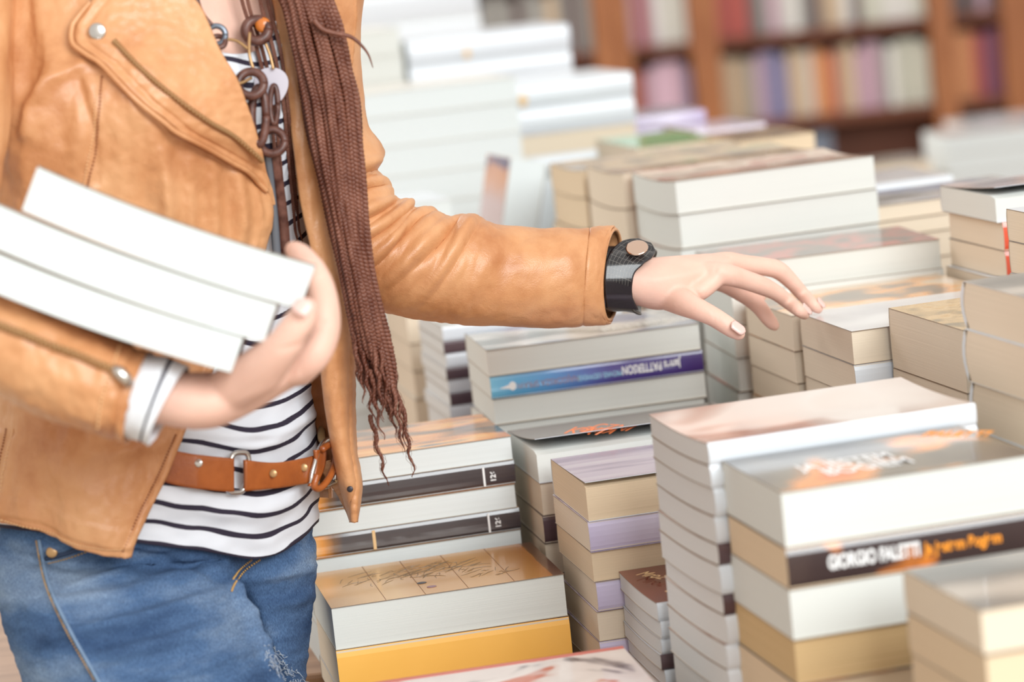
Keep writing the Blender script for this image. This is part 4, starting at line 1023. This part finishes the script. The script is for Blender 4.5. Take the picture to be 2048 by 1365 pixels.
# ---- shirt
HMx = [-60, 100, 280, 400, 450, 500, 540, 570, 600, 636, 700]; HMy = [1050, 1065, 1085, 1100, 1110, 1118, 1112, 1097, 1076, 1038, 1000]
def nk(px): return smo([250, 380, 405, 440, 470, 500, 520, 545, 575, 640], [-150, 20, 88, 104, 108, 104, 92, 50, -60, -150], px)
def sh_off(px, py):
    d = .0035 + .0016 * nz(px / 30, py / 26, 2) + .0012 * nz(px / 60 + py / 60, py / 30 - px / 60, 8)
    hy = smo(HMx, HMy, px)
    fr = 1 - max(0, (px - 560) / 80)
    d += (.007 * math.exp(-((py - (hy - 245)) / 30) ** 2) * .8 + .008 * math.exp(-((py - (hy - 105)) / 40) ** 2)) * max(0, fr)
    for l, w, a in (([(470, 860), (540, 870), (620, 830)], 10, .003), ([(420, 890), (500, 895), (570, 880)], 8, .003), ([(520, 800), (580, 790), (615, 770)], 10, .003), ([(560, 985), (600, 960), (632, 930)], 10, .003), ([(330, 1000), (450, 1030), (560, 1010)], 16, .002)): d += ridge(px, py, l, w, a)
    return d
V, Fc, UV = [], [], []; R1, C1 = 240, 110
for i in range(R1 + 1):
    for j in range(C1 + 1):
        th = math.radians(30 - 250 * j / C1)
        y = 600
        for _ in range(3): px = smo(TY, TC, y) + smo(TY, TA, y) * math.cos(th); y = nk(px) + (smo(HMx, HMy, px) - nk(px)) * i / R1
        px = smo(TY, TC, y) + smo(TY, TA, y) * math.cos(th)
        V.append(TS(y, th, sh_off(px, y))); UV.append((px / 100, (smo(HMx, HMy, px) - y + 6 * nz(px / 70, y / 40, 3) - 1) / 43.0 + .1))
for i in range(R1):
    for j in range(C1): Fc.append((i * (C1 + 1) + j, i * (C1 + 1) + j + 1, (i + 1) * (C1 + 1) + j + 1, (i + 1) * (C1 + 1) + j))
o = pobj('striped_shirt', V, Fc, SHIRT, uv=UV); solid(o, .0012)

# ---- belt over the shirt
BX = [250, 335, 400, 450, 520, 580, 612, 634]; BYc = [905, 926, 937, 944, 948, 940, 932, 920]; BHh = [30, 34, 34, 33, 26, 26, 26, 26]
def belt_pt(px, f, off):
    y = smo(BX, BYc, px) + f * smo(BX, BHh, px); return TP(px, y, off)
def belt_seg(name, x0, x1, off, n=40, taper=None):
    def fn(v, u):
        px = x0 + (x1 - x0) * v
        return belt_pt(px, (u * 2 - 1), off + .0006 * math.sin(px / 17) - .0006 * (u * 2 - 1) ** 2)
    V, Fc = patch(n, 10, fn); o = pobj(name, V, Fc, BELT, beltr); solid(o, .003); return o
V, Fc = patch(40, 10, lambda v, u: belt_pt(315 + 135 * v, u * 2 - 1, .009 + .0125 * min(1, v * 1.9))); beltr = pobj('belt', V, Fc, BELT); solid(beltr, .003)
belt_seg('belt_strap', 470, 600, .0205)
def back_belt(v, u):
    th = math.radians(8 + 230 * v); y = 928 + 26 * (u * 2 - 1) - 20 * math.sin(v * PI); return TS(y, th, .013)
V, Fc = patch(60, 6, back_belt); o = pobj('belt_back', V, Fc, BELT, beltr); solid(o, .003)
def loop_pts(c, w, h, n=40, p=3.5, slant=0):
    out = []
    for k in range(n + 1):
        a = 2 * PI * k / n; cx_, sy_ = math.cos(a), math.sin(a)
        x = w * abs(cx_) ** (2 / p) * (1 if cx_ > 0 else -1); y = h * abs(sy_) ** (2 / p) * (1 if sy_ > 0 else -1)
        out.append((c[0] + x + slant * y, c[1] + y))
    return out
tube_part('ring', [TP(x, y, .0165) for x, y in loop_pts((460, 941), 17, 40, slant=-.12)], .0022, METAL, beltr, 8)
tube_part('buckle', [TP(x, y, .0225 if x < 612 else .025) for x, y in loop_pts((606, 928), 22, 47, slant=-.25)], .0022, METAL, beltr, 8)
tube_part('buckle_roller', [TP(633, 893, .026), TP(622, 924, .026)], .0034, METAL, beltr, 12)
tube_part('buckle_roller', [TP(620, 930, .026), TP(611, 962, .026)], .0034, METAL, beltr, 12)
V, Fc = [], []; loop_o = [(590, 900), (604, 892), (614, 905), (612, 930), (602, 958), (588, 976), (578, 972), (582, 950)]
tube(V, Fc, curve_on(lambda x, y: TP(x, y, .026), loop_o, 50), .0030, 8); pobj('belt_loop', V, Fc, BELT, beltr)
def tongue(v, u):
    x = 592 - 14 * v + (u * 2 - 1) * (9 - 4 * v) ; y = 900 + 72 * v; return TP(x + 6 * math.sin(v * 3), y, .0245)
V, Fc = patch(20, 6, tongue); o = pobj('belt_tip', V, Fc, BELT, beltr); solid(o, .003)
for x, y in ((390, 918), (515, 943), (567, 934)): dome('rivet', TP(x, y, .0222), vw, .0032, .0016, METAL if x < 500 else BRASS, beltr)
tube_part('leather_cord', curve_on(lambda x, y, o_: TP(x, y, o_), [(610, 770, .004), (622, 815, .006), (625, 850, .008), (616, 880, .012), (614, 895, .02)], 30), .0032, mat('cord_leather', (140, 110, 72), .7), beltr, 8)

# ---- jeans
JV, JF = [], []; b0 = 0
nr, seg = 20, 40
for i in range(nr + 1):
    y = 930 + 260 * i / nr
    for k in range(seg): JV.append(TS(y, 2 * PI * k / seg, -.002 - (.03 * max(0, (y - 1100) / 90) if y > 1100 else 0)))
for i in range(nr):
    for k in range(seg): JF.append((i * seg + k, i * seg + (k + 1) % seg, (i + 1) * seg + (k + 1) % seg, (i + 1) * seg + k))
JF.append(tuple(range(seg))[::-1]); JF.append(tuple(nr * seg + k for k in range(seg)))
nearleg = Limb([(-22, 1080, 470, 1110, 2.32, .100), (-12, 1150, 480, 1165, 2.295, .104), (8, 1240, 505, 1240, 2.275, .106), (40, 1330, 540, 1330, 2.26, .104), (75, 1450, 575, 1450, 2.25, .098), (130, 1700, 570, 1700, 2.25, .084), (190, 2000, 520, 2000, 2.28, .062), (240, 2300, 520, 2300, 2.30, .058), (300, 2900, 560, 2900, 2.30, .050)])
farleg = Limb([(330, 1080, 634, 1090, 2.40, .085), (350, 1160, 632, 1160, 2.395, .078), (390, 1250, 623, 1250, 2.385, .072), (430, 1350, 613, 1350, 2.375, .068), (440, 1450, 606, 1450, 2.36, .066), (480, 1700, 640, 1700, 2.31, .062), (530, 2000, 680, 2000, 2.32, .055), (570, 2300, 720, 2300, 2.33, .052), (640, 2900, 780, 2900, 2.34, .045)])
nearleg.mesh(JV, JF, 70, 40); farleg.mesh(JV, JF, 70, 36)
jeans = pobj('jeans', JV, JF, DENIM)
md = jeans.modifiers.new('r', 'REMESH'); md.mode = 'VOXEL'; md.voxel_size = .003; md.use_smooth_shade = True
md = jeans.modifiers.new('s', 'SMOOTH'); md.factor = .5; md.iterations = 6
bake(jeans)
JR = [([(60, 1215), (250, 1190), (450, 1130)], 14, .004), ([(100, 1275), (280, 1240), (470, 1180)], 14, .0045), ([(130, 1180), (300, 1130), (430, 1110)], 10, .003), ([(150, 1330), (320, 1290), (490, 1230)], 16, .004), ([(200, 1370), (380, 1345), (520, 1290)], 14, .003),
      ([(500, 1160), (560, 1150), (620, 1140)], 10, .003), ([(520, 1210), (580, 1205), (620, 1190)], 12, .003), ([(478, 1170), (500, 1215), (520, 1260), (552, 1330), (585, 1400)], 8, -.016), ([(462, 1165), (482, 1215), (504, 1260), (536, 1330), (570, 1400)], 9, .007), ([(200, 1100), (330, 1120), (450, 1160)], 10, -.003), ([(75, 1075), (100, 1180), (140, 1260), (200, 1365), (240, 1440)], 7, .003)]
NJ = [v.normal.copy() for v in jeans.data.vertices]
for v, vn in zip(jeans.data.vertices, NJ):
    w_ = v.co + PL
    if w_.z < .6: continue
    q = proj(w_)
    if vn.y < .15:
        d = .0008 * nz(q[0] / 18, q[1] / 9, 4)
        for l, w0, a in JR: d += ridge(q[0], q[1], l, w0, a * 1.5)
        d += .0013 * nz(q[0] / 120 + q[1] / 60, q[1] / 16 + q[0] / 60, 2)
        v.co += vn * d
from mathutils.bvhtree import BVHTree
def bvh_of(o): return BVHTree.FromPolygons([v.co + PL for v in o.data.vertices], [tuple(p.vertices) for p in o.data.polygons])
bj = bvh_of(jeans)
def on_jeans(x, y, lift=.0006):
    d = ray(x, y).normalized(); h = bj.ray_cast(CAM, d)
    return (h[0] - d * lift) if h[0] else P(x, y, 2.25)
JSEAM = mat('denim_seam', (112, 136, 164), .9, bump=.3)
tube_part('side_seam', curve_on(lambda x, y: on_jeans(x, y, .0002), [(78, 1080), (98, 1170), (138, 1258), (196, 1362), (225, 1420)], 60), .0015, JSEAM, jeans)
stitches('stitching', on_jeans, [(72, 1082), (91, 1170), (131, 1260), (189, 1362)], 60, .0007, GOLDTH, jeans)
tube_part('pocket_edge', curve_on(on_jeans, [(92, 1118), (130, 1108), (185, 1090), (240, 1086)], 24), .0020, mat('dark_denim', (52, 66, 92), .9), jeans)
stitches('stitching', on_jeans, [(96, 1128), (135, 1118), (190, 1100), (240, 1095)], 26, .0006, GOLDTH, jeans)
dome('rivet', on_jeans(104, 1105, .001), vw, .0046, .002, BRASS, jeans)
stitches('fly_stitching', on_jeans, [(520, 1120), (490, 1142), (470, 1168), (463, 1184)], 22, .0010, GOLDTH, jeans)
stitches('fly_stitching', on_jeans, [(504, 1120), (480, 1140), (466, 1160)], 16, .0010, GOLDTH, jeans)
V, Fc = [], []; rr = random.Random(5)
for k in range(150):
    f = rr.random(); x, y = smo([0, .5, 1], [545, 560, 600], f) + rr.uniform(-16, 16), 1300 + 70 * f + rr.uniform(-12, 12)
    p0 = on_jeans(x, y, .0008); tube(V, Fc, [p0, p0 + Vector((rr.uniform(-.004, .004), -.001, rr.uniform(-.006, .002)))], .0003, 3)
pobj('frayed_threads', V, Fc, mat('pale_thread', (196, 204, 214), .9), jeans)
# boots, far below the frame
for nm, lg, m_ in (('boot', nearleg, 0), ('boot', farleg, 0)):
    c, a, b = lg.frame(lg.n * .93); c = Vector((c.x, c.y, 0)); V, Fc = [], []
    pts = [c + Vector((0, .05, .05)), c + Vector((0, .02, .055)), c + Vector((.01, -.06, .045)), c + Vector((.015, -.13, .034)), c + Vector((.015, -.16, .028))]
    tube(V, Fc, pts, [.03, .046, .044, .036, .02], 14); tube(V, Fc, [c + Vector((0, .02, .03)), c + Vector((0, .02, .26))], [.045, .048], 14)
    o = pobj(nm, V, Fc, BELT); o.modifiers.new('r', 'REMESH').mode = 'VOXEL'; o.modifiers['r'].voxel_size = .006; bake(o)

# ---- leather cuff on the wrist
BL = mat('black_leather', (34, 30, 34), .3, bump=.5, bscale=90, spec=.6, coat=.3)
def black_mat():
    m, nt, b = new_mat('embossed_black_leather'); N, Lk = nt.nodes, nt.links
    uv = N.new('ShaderNodeUVMap'); uv.uv_map = 'UVMap'
    br = N.new('ShaderNodeTexBrick'); br.inputs['Scale'].default_value = 1; br.inputs['Mortar Size'].default_value = .05
    br.inputs['Color1'].default_value = rgb((24, 21, 24)); br.inputs['Color2'].default_value = rgb((36, 34, 36)); br.inputs['Mortar'].default_value = rgb((104, 100, 96))
    br.inputs['Brick Width'].default_value = .8; br.inputs['Row Height'].default_value = 1.5; br.offset = 0
    Lk.new(uv.outputs[0], br.inputs['Vector'])
    mp = N.new('ShaderNodeMapping'); mp.inputs['Scale'].default_value = (1, 1, 1)
    Lk.new(br.outputs['Color'], b.inputs['Base Color'])
    bp = N.new('ShaderNodeBump'); bp.inputs['Strength'].default_value = .6; bp.inputs['Distance'].default_value = .0008; bp.invert = True
    Lk.new(br.outputs['Fac'], bp.inputs['Height']); Lk.new(bp.outputs['Normal'], b.inputs['Normal'])
    b.inputs['Roughness'].default_value = .32; b.inputs['Coat Weight'].default_value = .3
    return m
BLE = black_mat()
wr = Limb([(1196, 500, 1190, 616, 2.507, .031), (1230, 500, 1222, 616, 2.511, .0305), (1262, 503, 1252, 616, 2.517, .030), (1300, 507, 1282, 622, 2.522, .0315), (1340, 507, 1318, 629, 2.528, .035), (1380, 506, 1360, 622, 2.535, .038)])
V, Fc, UV, MI = [], [], [], []
NA, NS_ = 96, 26
def edge_t(th):
    # right-hand border of the band as a function of the angle (0 top, -90 front, 180 bottom)
    h = (math.degrees(th) + 360) % 360; h = h if h < 180 else h - 360
    return smo([-180, -150, -125, -95, -60, -30, 0, 40, 90, 140, 180], [3.0, 2.35, 1.95, 1.78, 1.85, 2.25, 3.1, 3.4, 3.0, 3.0, 3.0], h)
for i in range(NS_ + 1):
    for k in range(NA):
        th = 2 * PI * k / NA; t = .45 + (edge_t(th) - .45) * i / NS_
        V.append(wr.pt(t, th, .0006)); h = (math.degrees(th) + 360) % 360; UV.append((t * 9, h / 4.6))
for i in range(NS_):
    for k in range(NA):
        k2 = (k + 1) % NA; Fc.append((i * NA + k, i * NA + k2, (i + 1) * NA + k2, (i + 1) * NA + k))
        h = 360 * k / NA; MI.append(1 if 275 < h < 345 else 0)
band = pobj('leather_cuff', V, Fc, [BL, BLE], mi=MI, uv=UV); solid(band, .0026, 1)
tag(band, 'black embossed leather cuff around the wrist')
tube_part('cuff_edge', [wr.pt(edge_t(2 * PI * k / 90), 2 * PI * k / 90, .0028) for k in range(91)], .0011, BL, band)
TBv = [0, .25, .5, .7, .85, .95, 1]
TBL = [(1212, 612), (1209, 572), (1211, 532), (1221, 506), (1240, 488), (1258, 482), (1276, 481)]
TBR = [(1276, 616), (1263, 586), (1267, 550), (1286, 530), (1304, 517), (1309, 504), (1300, 489)]
def flap(v, u):
    a = [smo(TBv, [q[k] for q in TBL], v) for k in (0, 1)]; b = [smo(TBv, [q[k] for q in TBR], v) for k in (0, 1)]
    x, y = a[0] + (b[0] - a[0]) * u, a[1] + (b[1] - a[1]) * u
    yy = max(y, 506); Y = lin([506, 514, 530, 560, 590, 616], [2.500, 2.492, 2.485, 2.4805, 2.4845, 2.499], yy)
    return P(x, y, Y - .0052 - .0008 * math.sin(PI * u) + .010 * max(0, (506 - y) / 25) + .00008 * (x - 1240))
V, Fc = patch(44, 18, flap); UV = [((i % 19) * .42, (i // 19) * .42) for i in range(len(V))]
o = pobj('strap_tab', V, Fc, [BLE, BL], band, uv=UV, mi=[1 if (i // 18) < 15 or (i % 18) in (0, 17) else 0 for i in range(len(Fc))]); solid(o, .0024, 1)
tail = [P(1290, 503, 2.515), P(1320, 503, 2.52), P(1350, 508, 2.527), P(1382, 514, 2.535)]
pc = P(1274, 497, 2.489); dome('snap', pc, (vw * .6 + Vector((-.05, 0, .8))).normalized(), .0098, .0020, mat('copper_snap', (226, 196, 176), .2, metal=1), band)

# ---- hair: long braids over the shoulder
hb = random.Random(21)
def braid(path, r, per=.0105, name='braid'):
    """three interlaced strands along a list of world points (denser than the period)"""
    V, Fc = [], []; n = len(path); S_ = [[], [], []]; acc = 0
    ph0 = hb.uniform(0, 6)
    for i, p in enumerate(path):
        if i: acc += (p - path[i - 1]).length
        d = (path[min(i + 1, n - 1)] - path[max(i - 1, 0)]).normalized()
        a = d.cross(vw).normalized(); b = a.cross(d); ph = ph0 + acc / per * 2 * PI
        k_ = min(1, (n - 1 - i) / 12 + .35)
        for k in range(3):
            q = ph + 2 * PI * k / 3
            S_[k].append(p + a * (r * .66 * k_ * math.sin(q)) + b * (r * .5 * k_ * math.sin(2 * q)))
    for k in range(3): tube(V, Fc, S_[k], [r * .52 * min(1, (n - 1 - i) / 12 + .3) for i in range(n)], 6)
    return pobj(name, V, Fc, HAIR)
BYs = [-140, 0, 50, 130, 200, 300, 400, 500, 600, 700, 800, 900, 975]
BLf = [520, 560, 574, 592, 606, 626, 648, 672, 694, 710, 724, 742, 762]
BRt = [640, 662, 680, 700, 716, 722, 728, 738, 757, 782, 802, 816, 830]
def bun(f, y, lay, sd):
    w_ = 1 + .0 * lay
    x = smo(BYs, BLf, y) + (smo(BYs, BRt, y) - smo(BYs, BLf, y)) * min(1.02, max(-.02, f + .07 * nz(y / 170, sd * 3.1)))
    Y = 2.322 + .010 * (2 * f - 1) ** 2 - .0034 * lay + .0025 * nz(y / 120, sd * 5.7 + 3) + (.03 * max(0, (y - 600) / 400))
    return x, y, Y
def mkpath(fn, y0, y1, step=2.6):
    n = int((y1 - y0) / step); return [P(*fn(y0 + (y1 - y0) * i / n)) for i in range(n + 1)]
lays = [(0, 8), (2.2, 8), (4.6, 7)]
tails = []
for li, (lay, cnt) in enumerate(lays):
    for j in range(cnt):
        f = (j + .5 + (.0 if li % 2 == 0 else .25)) / cnt; f = min(.99, f); sd = li * 20 + j
        ye = hb.uniform(690, 850) if li else hb.uniform(640, 760)
        path = mkpath(lambda y: bun(f, y, lay * .9, sd), -140, ye)
        braid(path, hb.uniform(.0030, .0040), per=hb.uniform(.0085, .0105))
        tails.append((f, ye, lay, sd))
# crimped loose ends
ends = [(775, 972), (828, 955), (806, 905), (792, 870), (764, 880), (748, 842), (730, 806), (722, 770), (784, 842), (815, 900), (756, 800), (740, 780), (800, 830), (770, 840)]
tails.sort(key=lambda q: -q[1])
for i, (ex, ey) in enumerate(ends):
    f, ye, lay, sd = tails[i * 2 % len(tails)]
    f = min(.98, max(.03, (ex - smo(BYs, BLf, ey)) / max(1, smo(BYs, BRt, ey) - smo(BYs, BLf, ey)))); y0 = min(ye, ey - 140)
    x0, _, Y0 = bun(f, y0, lay, sd); V, Fc = [], []
    for s_i in range(4):
        pts, rad = [], []; n = int((ey - y0) / 2.0); phs = s_i * 1.9 + sd; cut = 1 - .09 * s_i
        for k in range(int(n * cut) + 1):
            u = k / n; amp = 1.6 + 2.4 * u; y = y0 + (ey - y0) * u
            x = x0 + (ex - x0) * u ** 1.1 + amp * math.sin(y / 8.0 + sd) + 1.7 * math.sin(y / 3.6 + phs) * (1 - .5 * u) + 3.0 * nz(y / 60, s_i * 3 + sd) * (1 + u)
            pts.append(P(x, y, Y0 + .0016 * math.cos(y / 3.6 + phs))); rad.append(.0013 * (1 - u / cut) ** .7 + .0003)
        tube(V, Fc, pts, rad, 5)
    for s_i in range(26):
        pts = []; n = 30; u0 = hb.uniform(.0, .7); du = hb.uniform(.15, .4); pp = hb.uniform(0, 6); sp_ = hb.uniform(-7, 7)
        for k in range(n + 1):
            u = min(1.03, u0 + du * k / n); y = y0 + (ey - y0) * u
            pts.append(P(x0 + (ex - x0) * u ** 1.1 + (2.5 + 2 * u) * math.sin(y / 8 + sd) + sp_ * math.sin(PI * k / n) + 1.2 * math.sin(y / 3 + pp), y, Y0 + .002 * math.sin(y / 7 + s_i)))
        tube(V, Fc, pts, .00016, 3)
    pobj('loose_hair_end', V, Fc, HAIR)
wp = curve_on(lambda x, y: P(x, y, 2.300), [(628, 40), (645, 58), (668, 66), (700, 73), (722, 90), (737, 110), (746, 136)], 50)
V, Fc = [], []; tube(V, Fc, wp, [.0022 * (1 - i / 50) ** .7 + .0002 for i in range(51)], 6); pobj('stray_wisp', V, Fc, HAIR)
LYs = [-140, 0, 100, 200, 300, 400, 480, 620]
LL_ = [462, 480, 510, 537, 547, 556, 564, 596]; LR_ = [540, 541, 566, 580, 588, 597, 607, 640]
for j in range(4):
    f = (.06, .26, .68, .9)[j]; lay = j % 2
    def fnl(y, f=f, j=j, lay=lay):
        x = smo(LYs, LL_, y) + (smo(LYs, LR_, y) - smo(LYs, LL_, y)) * (f + .05 * nz(y / 150, j * 4.2))
        return x, y, TP(x, y, .013 + .004 * lay + .001 * nz(y / 90, j)).y - .003
    braid(mkpath(fnl, -140, 600, 1.8), .0015, per=.0055)

# ---- necklace of rusty links
NV, NF = [], []
def ringlink(px, py, R, r, off, m, tiltx=0., sx=1., sy=1., name='link'):
    c = TP(px, py, off); a = R_ * 1.0; b = U_ * 1.0
    if tiltx: b = (U_ * math.cos(tiltx) + f_ * math.sin(tiltx))
    pts = [c + a * (R * sx * math.cos(2 * PI * k / 40)) + b * (R * sy * math.sin(2 * PI * k / 40)) for k in range(41)]
    return tube_part(name, pts, r, m, neck, 10)
neck = empty('necklace', (0, 0, 0), parent=person)
GREYM = mat('blue_grey_metal', (120, 128, 140), .3, metal=.6)
PEARL = mat('pale_disc', (192, 186, 196), .35, coat=.3)
tube_part('cord', curve_on(lambda x, y: TP(x, y, .020), [(380, -60), (388, 0), (398, 30), (412, 50)], 20), .0022, RUST, neck)
ringlink(422, 70, .0072, .0024, .017, GREYM)
ringlink(424, 84, .0060, .0022, .017, RUST, .6)
ringlink(492, 62, .0090, .0042, .018, RUST, .3)
dome('bead', TP(500, 52, .021), vw, .0062, .005, mat('amber_bead', (196, 110, 40), .3, coat=.5), neck)
for pts in ([(432, 78), (455, 82), (474, 98)], [(478, 66), (477, 110), (487, 150)], [(502, 80), (512, 110), (518, 140)], [(446, 166), (462, 166), (480, 156)]): tube_part('wire', curve_on(lambda x, y: TP(x, y, .020), pts, 14), .0013, BRASS, neck)
V, Fc = [], []
c = TP(522, 172, .014); seg = 28
for s_ in (0, 1):
    for k in range(seg):
        a = 2 * PI * k / seg; r_ = .0135 * (1 + .05 * math.sin(3 * a)); V.append(c + R_ * r_ * math.cos(a) + U_ * r_ * 1.1 * math.sin(a) - f_ * (.002 * s_))
Fc = [tuple(range(seg))[::-1], tuple(range(seg, 2 * seg))] + [(k, (k + 1) % seg, seg + (k + 1) % seg, seg + k) for k in range(seg)]
pobj('pale_disc', V, Fc, PEARL, neck, smooth=False)
ringlink(478, 168, .0100, .0036, .021, RUST, .25)
ringlink(492, 232, .0062, .0034, .020, RUST, 0, .9, 3.6)
ringlink(512, 284, .0098, .0034, .022, RUST, .2)
ringlink(521, 210, .0030, .0022, .018, RUST, 0, 1, 5)
tube_part('hanging_strap', curve_on(lambda x, y: TP(x, y, .020), [(516, 300), (522, 350), (529, 410), (534, 470), (536, 520)], 30), .0045, RUST, neck, 8, flat=.4)
tube_part('hanging_strap', curve_on(lambda x, y: TP(x, y, .018), [(508, 310), (514, 370), (520, 440), (525, 520)], 30), .0035, GREYM, neck, 8, flat=.4)

# ---- the three books carried in the arm
a3, b3 = P(75, 330, 2.0), P(632, 529, 2.0)
xh = (b3 - a3).normalized(); yh = ray(330, 520); yh = (yh - xh * yh.dot(xh)).normalized(); zh = xh.cross(yh)
Mh = Matrix((xh, yh, zh)).transposed()
hl = (b3 - a3).length
spec = [(0, .0335, 0.0, 'top one of three white-edged books held in the arm'), (.0335, .0300, -.0155, 'middle one of three white-edged books held in the arm'), (.0635, .0275, -.0300, 'bottom one of three white-edged books held in the arm, on the sleeve')]
for dz_, T, dx_, lb_ in spec:
    L_ = hl if dz_ == 0 else hl + .004
    o3 = b3 - xh * L_ + xh * dx_ * 1.0 - zh * (dz_ + T - .0002 + .0001) + yh * (.0 if dz_ == 0 else .001)
    book(o3, 0, L_, .105, T - .0003, pg='white', art=ART['whitegrey'], spine=WHITE, face='back', bend=.004, nx=16, lean=Mh.to_euler(), label=lb_, group='books held in the arm', name='held_book')
